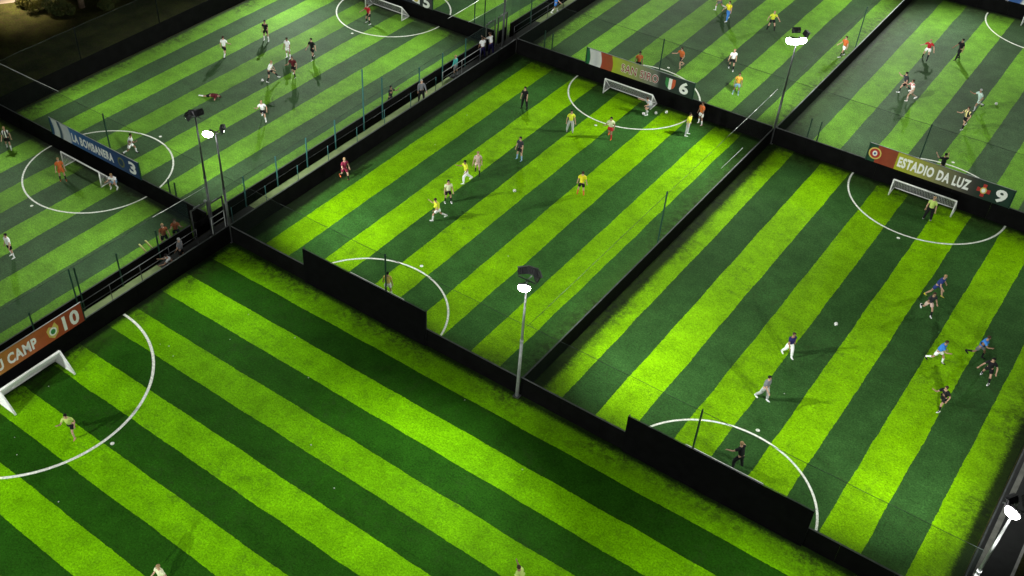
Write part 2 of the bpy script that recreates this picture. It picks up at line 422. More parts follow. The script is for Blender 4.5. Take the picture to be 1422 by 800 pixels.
def printmat(name, stops, L, wave=0.0, rough=0.55, wave_end=9.0):
    """a printed banner: colours along its length; wave bends the flag's bands"""
    m, nt, b = newmat(name)
    tc = N(nt, 'ShaderNodeTexCoord'); sp = N(nt, 'ShaderNodeSeparateXYZ'); nt.links.new(tc.outputs['Object'], sp.inputs[0])
    x = sp.outputs[0]
    if wave:
        w = mth(nt, 'MULTIPLY', mth(nt, 'SINE', mth(nt, 'MULTIPLY', sp.outputs[2], 2.6)), wave)
        w = mth(nt, 'MULTIPLY', w, mth(nt, 'LESS_THAN', x, wave_end))
        x = mth(nt, 'ADD', x, w)
    x = mth(nt, 'DIVIDE', x, L)
    cr = N(nt, 'ShaderNodeValToRGB'); nt.links.new(x, cr.inputs[0])
    e = cr.color_ramp.elements
    e[0].position = stops[0][0]; e[0].color = (*stops[0][1], 1)
    e[1].position = stops[-1][0]; e[1].color = (*stops[-1][1], 1)
    for p, c in stops[1:-1]:
        k = e.new(p); k.color = (*c, 1)
    c = mix(nt, 1.0, cr.outputs[0], gray(nt, maprange(nt, noise(nt, tc.outputs['Object'], 2.0, 4), 0.3, 0.7, 0.9, 1.08)), 'MULTIPLY')
    nt.links.new(c, b.inputs['Base Color']); b.inputs['Roughness'].default_value = rough; b.inputs['Specular IOR Level'].default_value = 0.3
    # creases where the vinyl is laced to its frame
    bp = N(nt, 'ShaderNodeBump'); bp.inputs['Strength'].default_value = 0.6; bp.inputs['Distance'].default_value = 0.06
    nt.links.new(noise(nt, tc.outputs['Object'], 1.6, 3, 0.5), bp.inputs['Height']); nt.links.new(bp.outputs[0], b.inputs['Normal'])
    return m

def banner(label, loc, rz, L, mat, z0=1.32, z1=2.6):
    t = thing('banner_board', label, 'banner', (loc[0], loc[1], 0), rz)
    bm = bmesh.new(); box(bm, 0, L, -0.02, 0.02, z0, z1); mesh_obj('panel', bm, mat, t)
    bm = bmesh.new(); box(bm, -0.03, L+0.03, 0.022, 0.05, z0-0.02, z1+0.02); mesh_obj('back_panel', bm, M['back'], t)
    bm = bmesh.new(); tube(bm, (-0.05,0.0,z1+0.045), (L+0.05,0.0,z1+0.045), 0.022, n=6)
    mesh_obj('top_bar', bm, M['rail_pale'], t)
    for x in (-0.06, L+0.06):
        bm = bmesh.new(); box(bm, x-0.025, x+0.025, -0.03, 0.04, z0-0.02, z1+0.07); mesh_obj('end_post', bm, M['post'], t)
    return t

def poly(bm, pts, y, mi=0, thick=0.006):
    f = bm.faces.new([bm.verts.new((p[0], y, p[1])) for p in pts]); f.material_index = mi
    r = bmesh.ops.extrude_face_region(bm, geom=[f])
    for g in r['geom']:
        if isinstance(g, bmesh.types.BMVert): g.co.y -= thick
    for g in r['geom']:
        if isinstance(g, bmesh.types.BMFace): g.material_index = mi
def disc(bm, cx, cz, rx, rz, y, mi=0, n=20):
    poly(bm, [(cx+rx*math.cos(2*math.pi*i/n), cz+rz*math.sin(2*math.pi*i/n)) for i in range(n)], y, mi)
ink = lambda n, c: simple(n, c, 0.55, 0, 0.06, 4, 0.2)
IW, IR, IG, IY, IB, IK = ink('ink_white', (0.85,0.85,0.83)), ink('ink_red', (0.42,0.035,0.03)), ink('ink_green', (0.04,0.22,0.06)), ink('ink_gold', (0.62,0.50,0.12)), ink('ink_blue', (0.02,0.06,0.25)), ink('ink_black', (0.01,0.01,0.01))
IOR = ink('ink_orange_red', (0.55, 0.10, 0.04)); IRD = ink('ink_brick_red', (0.26, 0.025, 0.022))
def hexpts(cx, cz, pts): return [(cx+a, cz+b) for a, b in pts]

g_dk, yel = (0.008, 0.035, 0.028), (0.36, 0.42, 0.020)
red = (0.27, 0.045, 0.022)
# San Siro
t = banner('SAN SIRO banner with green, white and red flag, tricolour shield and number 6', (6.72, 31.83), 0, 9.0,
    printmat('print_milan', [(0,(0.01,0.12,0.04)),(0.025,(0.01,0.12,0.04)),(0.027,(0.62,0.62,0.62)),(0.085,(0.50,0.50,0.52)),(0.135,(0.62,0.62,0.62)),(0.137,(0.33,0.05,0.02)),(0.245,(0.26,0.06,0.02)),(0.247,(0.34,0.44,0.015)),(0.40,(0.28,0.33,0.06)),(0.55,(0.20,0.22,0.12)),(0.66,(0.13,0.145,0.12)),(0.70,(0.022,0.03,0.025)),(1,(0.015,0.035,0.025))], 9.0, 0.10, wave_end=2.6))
textmesh('SAN SIRO', 3.1, 0.62, IW, 'lettering_outline', t, 3.05, 1.64, -0.0205, 0.04)
textmesh('SAN SIRO', 3.1, 0.62, IRD, 'lettering', t, 3.05, 1.64, -0.029, 0.008)
bm = bmesh.new()
poly(bm, hexpts(7.15, 1.95, [(-0.40,0.42),(-0.13,0.42),(-0.13,-0.40),(-0.30,-0.28),(-0.40,-0.05)]), -0.0205, 0)
poly(bm, hexpts(7.15, 1.95, [(-0.13,0.42),(0.13,0.42),(0.13,-0.40),(0,-0.48),(-0.13,-0.40)]), -0.0205, 1)
poly(bm, hexpts(7.15, 1.95, [(0.13,0.42),(0.40,0.42),(0.40,-0.05),(0.30,-0.28),(0.13,-0.40)]), -0.0205, 2)
mesh_obj('shield_emblem', bm, [IG, IW, IOR], t)
textmesh('6', 0.62, 0.86, IW, 'number', t, 7.95, 1.52, -0.0205, 0.034)
# Estadio da Luz
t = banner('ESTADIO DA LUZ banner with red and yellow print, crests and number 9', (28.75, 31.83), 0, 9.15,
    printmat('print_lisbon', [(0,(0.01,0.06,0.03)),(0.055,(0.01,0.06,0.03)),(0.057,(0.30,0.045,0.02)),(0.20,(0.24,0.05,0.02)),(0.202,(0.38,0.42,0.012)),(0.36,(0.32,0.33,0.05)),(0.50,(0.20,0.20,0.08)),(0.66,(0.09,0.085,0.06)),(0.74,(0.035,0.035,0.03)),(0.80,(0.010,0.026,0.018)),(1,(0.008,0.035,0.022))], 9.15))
textmesh('ESTADIO DA LUZ', 4.55, 0.68, IW, 'lettering', t, 2.0, 1.62, -0.0205, 0.045)
bm = bmesh.new(); disc(bm, 0.42, 1.98, 0.42, 0.44, -0.0205, 0); disc(bm, 0.42, 1.98, 0.33, 0.35, -0.0275, 1); disc(bm, 0.42, 1.98, 0.16, 0.2, -0.035, 2)
disc(bm, 0.42, 1.98, 0.07, 0.09, -0.043, 3)
mesh_obj('round_crest', bm, [IY, IR, IW, IB], t)
bm = bmesh.new(); cx, cz = 7.45, 1.95
poly(bm, hexpts(cx, cz, [(-0.12,0.46),(0.12,0.46),(0.09,0.12),(0.40,0.15),(0.40,-0.15),(0.09,-0.12),(0.12,-0.46),(-0.12,-0.46),(-0.09,-0.12),(-0.40,-0.15),(-0.40,0.15),(-0.09,0.12)][::-1]), -0.0205, 0)
disc(bm, cx, cz, 0.2, 0.24, -0.028, 1); disc(bm, cx, cz, 0.12, 0.15, -0.035, 2)
mesh_obj('cross_crest', bm, [IR, IY, IW], t)
textmesh('9', 0.60, 0.84, IW, 'number', t, 8.22, 1.53, -0.0205, 0.034)
# La Bombanera
b_ = (0.015, 0.065, 0.22)
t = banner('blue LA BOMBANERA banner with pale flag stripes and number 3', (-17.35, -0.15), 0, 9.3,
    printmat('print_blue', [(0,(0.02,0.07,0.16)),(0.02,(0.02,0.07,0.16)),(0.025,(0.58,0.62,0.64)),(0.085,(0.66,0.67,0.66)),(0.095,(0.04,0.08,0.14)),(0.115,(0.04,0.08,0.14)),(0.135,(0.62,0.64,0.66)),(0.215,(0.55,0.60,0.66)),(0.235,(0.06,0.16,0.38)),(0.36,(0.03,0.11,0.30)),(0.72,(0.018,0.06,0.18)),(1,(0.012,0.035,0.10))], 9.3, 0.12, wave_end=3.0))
textmesh('LA BOMBANERA', 4.3, 0.62, IW, 'lettering', t, 2.35, 1.62, -0.0205, 0.042)
bm = bmesh.new(); disc(bm, 7.5, 1.95, 0.36, 0.40, -0.0205, 0, 8); disc(bm, 7.5, 1.95, 0.24, 0.27, -0.028, 1, 8)
mesh_obj('crest', bm, [ink('dull_gold', (0.14,0.15,0.06)), ink('dull_blue', (0.02,0.05,0.10))], t)
textmesh('3', 0.58, 0.86, IW, 'number', t, 8.35, 1.52, -0.0205, 0.034)
# Nou Camp
t = banner('orange and red NOU CAMP banner with gold crest and number 10', (0.27, -20.4), R(90), 9.0,
    printmat('print_catalan', [(0,(0.42,0.30,0.03)),(0.25,(0.46,0.26,0.035)),(0.45,(0.44,0.17,0.03)),(0.70,(0.40,0.09,0.025)),(1,(0.30,0.045,0.02))], 9.0))
textmesh('NOU CAMP', 3.6, 0.66, IW, 'lettering', t, 2.3, 1.60, -0.0205, 0.04)
bm = bmesh.new()
poly(bm, hexpts(7.0, 1.93, [(-0.38,0.20),(-0.2,0.40),(0,0.30),(0.22,0.5),(0.3,0.3),(0.38,0.12),(0.30,-0.25),(0,-0.50),(-0.30,-0.25)][::-1]), -0.0205, 0)
disc(bm, 7.0, 1.92, 0.24, 0.27, -0.028, 1); disc(bm, 7.0, 1.92, 0.15, 0.17, -0.036, 2)
mesh_obj('crest', bm, [IY, IW, IG], t)
textmesh('10', 0.98, 0.90, IW, 'number', t, 7.72, 1.50, -0.0205, 0.034)
# number 5
t = banner('dark banner with gold crest and white number 5 at the top', (-17.2, 31.83), 0, 8.85,
    printmat('print_dark', [(0,(0.02,0.03,0.05)),(0.8,(0.015,0.02,0.03)),(1,(0.05,0.05,0.055))], 8.85))
bm = bmesh.new(); poly(bm, hexpts(7.15, 1.95, [(-0.40,0.5),(-0.40,-0.40),(0.40,-0.52),(0.40,0.5)]), -0.0205, 0); disc(bm, 7.15, 1.9, 0.27, 0.34, -0.028, 1)
mesh_obj('crest', bm, [IW, IY], t)
textmesh('5', 0.62, 0.92, IW, 'number', t, 7.95, 1.36, -0.0205, 0.034)
# far right corner
t = banner('blue and white banner cut off by the top right corner', (28.4, 63.6), 0, 9.15,
    printmat('print_sky', [(0,(0.45,0.47,0.5)),(0.08,(0.55,0.58,0.62)),(0.10,(0.03,0.09,0.30)),(0.19,(0.03,0.09,0.30)),(0.21,(0.6,0.6,0.62)),(0.27,(0.6,0.6,0.62)),(0.29,(0.02,0.06,0.22)),(1,(0.02,0.05,0.18))], 9.15, 0.15), 1.3, 2.6)
# the two banners seen from behind at the near ends: they face the pitch
def back_banner(label, x1, y, L):
    t = thing('banner_board', label, 'banner', (x1, y, 0), R(180))
    bm = bmesh.new(); box(bm, 0, L, -0.02, 0.02, 0.06, 2.52); mesh_obj('panel', bm, ink('print_far', (0.06,0.07,0.10)), t)
    bm = bmesh.new(); box(bm, -0.04, L+0.04, 0.022, 0.055, 0.03, 2.55); mesh_obj('back_panel', bm, M['back'], t)
    bm = bmesh.new(); box(bm, -0.04, L+0.04, -0.03, 0.0, 2.552, 2.58); mesh_obj('top_bar', bm, M['rail'], t)
    for x in (0.0, L):
        bm = bmesh.new(); box(bm, x-0.03, x+0.03, -0.09, -0.03, 0.05, 2.62); mesh_obj('end_post', bm, M['rail'], t)
back_banner('tall plain black back of a banner behind the near goal of the middle pitch', 15.72, -0.12, 9.1)
back_banner('tall plain black back of a banner behind the near goal of the right pitch', 37.85, -0.10, 9.45)

# ------------------------------------------------------------------ goals
def goal(label, loc, rz, width=4.05, top=1.1, foot=1.15, dense=False, r=0.045):
    """local: wall at y=0, mouth faces -Y"""
    t = thing('goal', label, 'goal', (loc[0], loc[1], 0), rz)
    h = 1.2; w = width/2; yt, yf, yb = -top, -foot, -0.12
    bm = bmesh.new(); tube(bm, (-w,yt,h), (w,yt,h), r+0.005); mesh_obj('crossbar', bm, M['white'], t)
    for s in (-1, 1):
        bm = bmesh.new(); tube(bm, (s*w,yf,0.0), (s*w,yt,h), r); mesh_obj('post', bm, M['white'], t)
        bm = bmesh.new(); tube(bm, (s*w,yt,h), (s*w,yb,0.05), r*0.7); tube(bm, (s*w,yf,0.04), (s*w,yb,0.04), r*0.8); mesh_obj('side_frame', bm, M['white'], t)
    bm = bmesh.new(); tube(bm, (-w,yb,0.05), (w,yb,0.05), r*0.7); mesh_obj('back_bar', bm, M['white'], t)
    bm = bmesh.new(); n = 12; rows = []
    for j in range(5):
        f = j/4; row = []
        for i in range(n+1):
            x = -w + 2*w*i/n
            sag = 0.10*math.sin(math.pi*f)*(0.6+0.4*math.sin(i*1.7))
            row.append(bm.verts.new((x, yt+(yb-yt)*f, h+(0.06-h)*f - sag)))
        rows.append(row)
    L = bm.loops.layers.uv.verify()
    for j in range(4):
        for i in range(n):
            fc = bm.faces.new((rows[j][i], rows[j][i+1], rows[j+1][i+1], rows[j+1][i]))
            for lp, (a, b) in zip(fc.loops, ((i, j), (i+1, j), (i+1, j+1), (i, j+1))): lp[L].uv = (a*2*w/n, b*0.4)
    for s in (-1, 1):
        quad(bm, ((s*w,yf,0.02),(s*w,yt,h),(s*w,yb,0.05)), ((0,0),(0.05,h),(1.0,0)))
    mesh_obj('goal_net', bm, M['goalnet_dense' if dense else 'goalnet'], t)
    return t
goal('white goal of the middle pitch under the SAN SIRO banner', (11.08, 31.88), 0)
goal('white goal of the right pitch under the ESTADIO DA LUZ banner', (33.07, 31.88), 0)
goal('white goal in front of the blue banner on the near left pitch', (-13.15, -0.1), 0, 4.05)
goal('white goal on the far left pitch hidden behind the blue banner', (-13.0, 0.0), R(180), 4.05)
goal('white goal of the middle pitch hidden behind the near black board', (11.15, 0.03), R(180))
goal('white goal of the right pitch hidden behind the near black board', (33.1, 0.06), R(180))
goal('white goal at the top of the picture under the number 5', (-12.8, 31.9), 0)
goal('white goal hidden behind the SAN SIRO banner', (11.1, 31.98), R(180))
goal('white goal hidden behind the ESTADIO DA LUZ banner', (33.2, 31.98), R(180))
goal('white goal at the top right corner under a blue and white banner', (33.1, 63.6), 0)
goal('white goal with dense white net under the red NOU CAMP banner', (0.2, -15.72), R(90), 3.85, 0.9, 1.85, True, 0.065)

# ------------------------------------------------------------------ floodlights
def floodlight(label, x, y, h, heads, mat='steel'):
    t = thing('floodlight_pole', label, 'floodlight', (x, y, 0))
    bm = bmesh.new(); box(bm, -0.17, 0.17, -0.17, 0.17, 0.0, 0.04); mesh_obj('base_plate', bm, M['steel_dark'], t)
    bm = bmesh.new(); tube(bm, (0,0,0.03), (0,0,h*0.5), 0.095, 0.08, 12); tube(bm, (0,0,h*0.5), (0,0,h), 0.072, 0.05, 12)
    tube(bm, (0,0,h*0.5-0.05), (0,0,h*0.5+0.05), 0.1, 0.1, 12)
    mesh_obj('pole', bm, M[mat], t)
    bm = bmesh.new(); tube(bm, (-0.5,0,h), (0.5,0,h), 0.035); tube(bm, (0,-0.4,h-0.02), (0,0.4,h-0.02), 0.035); mesh_obj('cross_arm', bm, M['steel_dark'], t)
    for (az, tilt, lit, ox, oy, oz) in heads:
        # head local: glass faces -Y, tilted down
        hd = bpy.data.objects.new('lamp_head', None)
        bm = bmesh.new()
        w, hh, d = 0.28, 0.18, 0.09
        box(bm, -w, w, 0.0, d, -hh, hh)
        for i in range(0 if abs(((az + 90 + 180) % 360) - 180) < 50 else 5):
            xx = -w*0.8 + i*w*0.4
            box(bm, xx-0.012, xx+0.012, d+0.002, d+0.075, -hh*0.85, hh*0.85)
        if abs(((az + 90 + 180) % 360) - 180) >= 50: box(bm, -w, w, -0.10, -0.002, hh+0.002, hh+0.014)
        box(bm, -w-0.03, -w-0.005, 0.02, 0.08, -0.05, 0.05); box(bm, w+0.005, w+0.03, 0.02, 0.08, -0.05, 0.05)
        o = mesh_obj('lamp_head', bm, M['casing'], t)
        o.location = (ox, oy, h+oz); o.rotation_euler = Euler((R(tilt), 0, R(az+90)), 'XYZ')
        bm = bmesh.new(); glare_dome = abs(((az + 90 + 180) % 360) - 180) < 50
        ball(bm, (0, -0.012, -0.01), 1.0, (w*1.12, 0.22, hh*1.25) if glare_dome else (w*0.92, 0.02, hh*0.88), 20, 12)  # heads turned to the viewer get a bulging glass shaped like lamp glare
        for v in bm.verts:
            if v.co.y > -0.004: v.co.y = -0.004
        mesh_obj('lamp_glass', bm, M['lamp'] if lit else M['glass'], o, True)
    return t
# az = compass of the beam in degrees from +X
floodlight('tall steel floodlight pole in the middle of the picture at the corner of three pitches', 22.0, -0.2, 8.05,
    [(-66,18,1,0.12,-0.42,-0.12),(135,20,1,-0.42,0.28,0.22),(45,22,1,0.42,0.30,0.22),(100,25,1,0.0,0.42,0.3)])
floodlight('floodlight pole with dark lamp heads, left of the two over the path corner', -1.31, -0.21, 8.65,
    [(135,20,1,-0.32,0.15,0.0),(215,20,1,-0.40,-0.25,-0.1),(170,22,1,0.0,0.30,0.05)], 'steel_dark')
floodlight('floodlight pole with one blazing lamp, right of the two over the path corner', 0.12, -0.05, 8.0,
    [(-62,20,1,-0.25,-0.38,0.0),(55,20,1,0.30,0.35,0.15)], 'steel_dark')
floodlight('floodlight pole with the brightest lamps, beside the wall at the top right', 22.15, 31.95, 8.1,
    [(-45,18,1,0.40,-0.30,0.12),(-75,18,1,0.05,-0.42,-0.02),(-105,18,1,-0.32,-0.36,-0.12),(45,20,1,0.42,0.36,0.3),(130,20,1,-0.35,0.38,0.35)], 'steel_dark')
floodlight('white lit floodlight pole on the pavement at the lower right corner', 44.55, -0.25, 8.15,
    [(150,20,1,-0.30,0.20,0.1),(-112,16,1,-0.05,-0.30,0.05),(20,20,0,0.22,0.34,0.35)], 'steel')
floodlight('floodlight pole rising out of the top of the picture beside the path', -1.2, 32.0, 8.3,
    [(-135,20,1,-0.35,-0.30,0),(135,20,1,-0.35,0.30,0),(-45,20,1,0.35,-0.30,0),(45,20,1,0.35,0.3,0)], 'steel_dark')
# further masts of the same ground, just outside the picture
for x, y, lab in [(-24.6, 0.3, 'outer floodlight pole left of the picture'), (-24.6, 32.0, 'outer floodlight pole beyond the far left pitch'), (44.6, 32.0, 'outer floodlight pole right of the picture'),
                  (44.6, 63.5, 'outer floodlight pole beyond the top right corner'), (22.1, 64.0, 'floodlight pole beyond the long dividing wall'), (0.0, 64.0, 'floodlight pole far along the path'),
                  (-1.2, -33.0, 'floodlight pole at the near end of the path'), (22.0, -33.3, 'floodlight pole behind the viewer, left'), (44.6, -33.3, 'floodlight pole behind the viewer, right')]:
    floodlight(lab, x, y, 8.2, [(45,20,1,0.35,0.3,0),(135,20,1,-0.35,0.3,0),(-45,20,1,0.35,-0.3,0),(-135,20,1,-0.35,-0.3,0)])

def beam(x, y, z, tx, ty, power, size=124, tz=0.0, col=(0.96, 1.0, 0.93), rad=0.09):
    l = bpy.data.lights.new('flood_beam', 'SPOT'); l.energy = power; l.spot_size = R(size); l.spot_blend = 1.0
    l.shadow_soft_size = rad; l.color = col
    o = bpy.data.objects.new('flood_beam', l); COL.objects.link(o)
    d = Vector((tx-x, ty-y, tz-z)).normalized()
    o.location = Vector((x, y, z)) + Vector((d.x, d.y, 0)).normalized()*0.75 + Vector((0,0,-0.1))
    o.rotation_euler = d.to_track_quat('-Z', 'Y').to_euler()
    return o
def pitch_beams(x0, x1, y0, y1, zs, p, size=124, reach=0.56):
    cx, cy = (x0+x1)/2, (y0+y1)/2
    for i, (x, y) in enumerate(((x0, y0), (x1, y0), (x1, y1), (x0, y1))):
        beam(x, y, zs[i] if isinstance(zs, (list, tuple)) else zs, x+(cx-x)*2*reach, y+(cy-y)*2*reach, p[i] if isinstance(p, (list, tuple)) else p, size)
PW = 6900
pitch_beams(0.1, 22.0, 0.0, 31.9, 8.0, [PW*1.45, PW*0.5, PW*1.45, PW*0.45])
pitch_beams(22.0, 44.5, 0.0, 31.9, 8.0, [PW*1.5, PW*1.2, PW*0.45, PW*0.75])
pitch_beams(-24.5, -1.3, 0.0, 31.9, 8.2, [PW*0.6, PW*1.15, PW*1.05, PW*1.75])
pitch_beams(-24.5, -1.3, -32.5, 0.0, 8.2, [PW*0.6, PW*0.8, PW*0.9, PW*0.75])
pitch_beams(-24.5, -1.3, 31.9, 64.0, 8.2, PW*0.8)
pitch_beams(0.1, 22.0, 31.9, 63.7, 8.2, [PW*0.8, PW*1.2, PW, PW])
pitch_beams(22.0, 44.5, 31.9, 63.7, 8.2, [PW*1.3, PW*0.7, PW*1.0, PW*1.4])
# the big front pitch: masts at its four corners and one midway on each side
beam(0.1, -0.2, 8.0, 12, -15, PW*0.65); beam(22.0, -0.2, 8.0, 20, -19, PW*0.95); beam(44.5, -0.3, 8.0, 32, -15, PW)
beam(0.1, -32.8, 8.2, 12, -17, PW*1.7); beam(22.0, -33.0, 8.2, 22, -14, PW*1.2); beam(44.5, -33.0, 8.2, 32, -17, PW)

# stray light each lit head throws down its own pole
def spill(x, y, z, ex, ey, power, size=48):
    l = bpy.data.lights.new('lamp_spill', 'SPOT'); l.energy = power; l.spot_size = R(size); l.spot_blend = 0.8; l.shadow_soft_size = 0.12; l.color = (0.97, 1.0, 0.95)
    o = bpy.data.objects.new('lamp_spill', l); COL.objects.link(o)
    o.location = (x+ex, y+ey, z-0.45); o.rotation_euler = (Vector((x, y, 0)) - o.location).to_track_quat('-Z', 'Y').to_euler()
spill(44.55, -0.25, 8.15, -0.02, -0.7, 3000)
spill(44.55, -0.25, 8.3, -0.02, -0.9, 130, 165)
spill(22.0, -0.2, 8.05, 0.05, -0.6, 330)
spill(22.15, 31.95, 8.1, 0.1, -0.6, 60)

# ------------------------------------------------------------------ path furniture
def gate_frame(label, y0, y1, h, lamp=False):
    t = thing('gate_frame', label, 'gate', (-1.85, (y0+y1)/2, 0))
    w = (y1-y0)/2
    for s in (-1, 1):
        bm = bmesh.new(); box(bm, -0.04, 0.04, s*w-0.04, s*w+0.04, 0.01, h); mesh_obj('gate_post', bm, M['steel_dark'], t)
    bm = bmesh.new(); box(bm, -0.03, 0.03, -w+0.045, w-0.045, h-0.09, h-0.02); mesh_obj('lintel', bm, M['steel_dark'], t)
    bm = bmesh.new(); box(bm, -0.02, 0.02, -w+0.06, w-0.06, 0.05, 1.15); mesh_obj('gate_leaf', bm, M['board'], t)
    bm = bmesh.new(); box(bm, 0.035, 0.06, -w*0.7, w*0.1, h+0.05, h+0.11); mesh_obj('name_plate', bm, M['rail_pale'], t)
    if lamp:
        bm = bmesh.new(); ball(bm, (0.08, w*0.75, h+0.12), 0.10); mesh_obj('globe_lamp', bm, M['rail_pale'], t)
gate_frame('dark gate frame with a round lamp beside the twin floodlight poles', -1.3, 0.05, 2.2, True)
gate_frame('plain dark gate frame in the path fence just above the twin floodlight poles', 0.25, 1.3, 1.9)
gate_frame('dark gate frame on the path by two people in white shirts', 30.5, 31.75, 2.45)
gate_frame('dark gate frame on the path beside the top pole', 32.2, 33.4, 2.45)

def railing(label, x, y0, y1, n, h=1.15, mat='steel_dark', bars=2):
    t = thing('railing', label, 'railing', (x, y0, 0)); L = y1-y0
    for k in range(bars):
        z = h - k*0.5
        bm = bmesh.new(); tube(bm, (0,0,z), (0,L,z), 0.022 if bars > 1 else 0.007, n=8); mesh_obj('rail', bm, M[mat if bars > 1 else 'steel_dark'], t)
    for i in range(n+1):
        bm = bmesh.new(); tube(bm, (0,L*i/n,0.0), (0,L*i/n,h+0.03), 0.026, n=8); mesh_obj('post', bm, M[mat], t)
railing('grey two-bar railing between the twin floodlight poles', -0.1, -1.2, -0.15, 1, 2.35, 'steel')
railing('dark handrail along the path beside the crouching person', -1.25, -13.0, -1.6, 5, 1.2)
railing('handrail with teal posts along the path beside the middle pitch', -1.2, 1.4, 23.0, 7, 1.2, 'post_blue', 1)
railing('grey railing beside the person in the teal jacket', -1.3, 24.0, 29.0, 2, 1.15, 'steel')
railing('dark railing along the path at the top of the picture', -1.3, 33.8, 44.0, 4, 1.15)

for k, (y, lab) in enumerate([(-5.15, 'pale yellow padded post leaning on the path wall, the left of two'), (-4.68, 'pale yellow padded post leaning on the path wall, the right of two')]):
    bm = bmesh.new(); tube(bm, (-2.02, y-0.18, 1.92), (-1.98, y+0.18, 1.12), 0.055, n=10); tube(bm, (-2.02, y-0.185, 1.94), (-2.02, y-0.18, 1.92), 0.03, 0.055, n=10)
    tube(bm, (-1.98, y+0.18, 1.12), (-1.97, y+0.3, 0.02), 0.03, n=8)
    tag(mesh_obj('padded_post', bm, M['yellow']), lab, 'post', 'yellow padded posts on the path wall')

# kit bags on the path
def bag(label, x, y, col, rz=0):
    t = thing('kit_bag', label, 'bag', (x, y, 0.004), rz)
    bm = bmesh.new(); ball(bm, (0,0,0.15), 0.15, (1.9,1.0,0.95), 12, 8); mesh_obj('bag_body', bm, simple('bag_cloth', col, 0.85), t)
    bm = bmesh.new(); pts = [Vector((0.12*math.cos(a), 0.0, 0.27+0.09*math.sin(a))) for a in [math.pi*i/6 for i in range(7)]]
    for p, q in zip(pts, pts[1:]): tube(bm, p, q, 0.012, n=5)
    mesh_obj('handle', bm, M['board'], t)
bag('pale yellow kit bag on the path at the feet of the path wall', -0.85, -4.95, (0.6,0.58,0.35), 0.8)
bag('white kit bag on the path, nearest to the viewer', -0.75, -5.6, (0.55,0.55,0.52), 0.2)
bag('black kit bag on the path beside the crouching person', -1.0, -3.85, (0.02,0.02,0.03), 1.2)

# ------------------------------------------------------------------ balls and litter
def football(label, x, y, z=0.11, r=0.11):
    t = thing('football', label, 'ball', (x, y, z+0.004))
    bm = bmesh.new(); bmesh.ops.create_icosphere(bm, subdivisions=3, radius=r)
    for f in bm.faces: f.smooth = True
    import itertools
    ico = []
    g = (1+5**0.5)/2
    for a, b in itertools.product((-1,1),(-1,1)):
        ico += [Vector((0,a,b*g)), Vector((a,b*g,0)), Vector((b*g,0,a))]
    for f in bm.faces:
        c = f.calc_center_median().normalized()
        f.material_index = 1 if max(c.dot(v.normalized()) for v in ico) > 0.962 else 0
    mesh_obj('cover', bm, [M['white'], M['casing']], t)
for x, y, lab in [(-12.76,15.89,'white football by the foot of the stretching player on the far left pitch'), (33.26,15.83,'white football in the middle of the right pitch'),
    (11.16,15.53,'white football alone in the middle of the middle pitch'), (33.26,47.38,'white football on the top right pitch'),
    (13.1,29.74,'white football in front of the crouching goalkeeper under the SAN SIRO banner'), (14.3,31.0,'white football against the wall right of the crouching goalkeeper'), (13.75,30.4,'white football just right of the crouching goalkeeper'),
    ]:
    football(lab, x, y)
def scrap(label, x, y, s):
    bm = bmesh.new(); rnd = random.Random(int(x*100)+7)
    vs = [bm.verts.new((s*math.cos(a)*rnd.uniform(0.5,1), s*math.sin(a)*rnd.uniform(0.5,1), rnd.uniform(0.012,0.045))) for a in [i*math.pi/3 for i in range(6)]]
    top = bm.verts.new((0,0,0.06))
    for i in range(6): bm.faces.new((vs[i], vs[(i+1)%6], top))
    o = mesh_obj('paper_scrap', bm, M['paper']); o.location = (x, y, 0); tag(o, label, 'litter', 'scraps of litter on the grass')
rnd = random.Random(3)
for x, y in [(6.7,-6.58),(18.5,-10.98),(1.68,-15.27),(4.44,-19.29),(8.54,-19.87),(3.36,-18.65),(3.9,-9.3),(4.4,-9.1),(5.2,-9.5),(6.0,-4.4),(9.5,-4.2),(12.3,-6.1),(25.1,-4.3),(20.0,-2.2),(15.7,-9.6),(2.8,21.6),(3.4,16.9),(14.8,9.5),(33.2,8.8)]:
    scrap('tiny pale scrap of litter lying on the grass', x, y, rnd.uniform(0.035, 0.06))

# ------------------------------------------------------------------ trees and shrubs by the dark left edge
def leafmat(name, c1, c2):
    m, nt, b = newmat(name)
    geo = N(nt, 'ShaderNodeNewGeometry'); P = geo.outputs['Position']
    c = mix(nt, maprange(nt, noise(nt, P, 2.2, 3), 0.35, 0.65, 0, 1), c1, c2)
    nt.links.new(c, b.inputs['Base Color']); b.inputs['Roughness'].default_value = 0.7; b.inputs['Specular IOR Level'].default_value = 0.2
    return m
LF1 = leafmat('leaves', (0.035,0.055,0.015), (0.075,0.085,0.02)); LF2 = leafmat('yellow_leaves', (0.08,0.09,0.015), (0.14,0.13,0.02))
def leaves(bm, c, rad, n, size, rnd):
    for _ in range(n):
        while True:
            p = Vector((rnd.uniform(-1,1), rnd.uniform(-1,1), rnd.uniform(-1,1)))
            if 0.25 < p.length < 1: break
        p = Vector((p.x*rad[0], p.y*rad[1], p.z*rad[2])) + Vector(c)
        e = Euler((rnd.uniform(0,6.3), rnd.uniform(0,6.3), rnd.uniform(0,6.3))).to_matrix()
        s = size*rnd.uniform(0.6,1.3)
        bm.faces.new([bm.verts.new(p + e @ Vector(q)) for q in ((-s,0,0),(0,-s*0.45,0.02),(s,0,0),(0,s*0.45,0.02))])
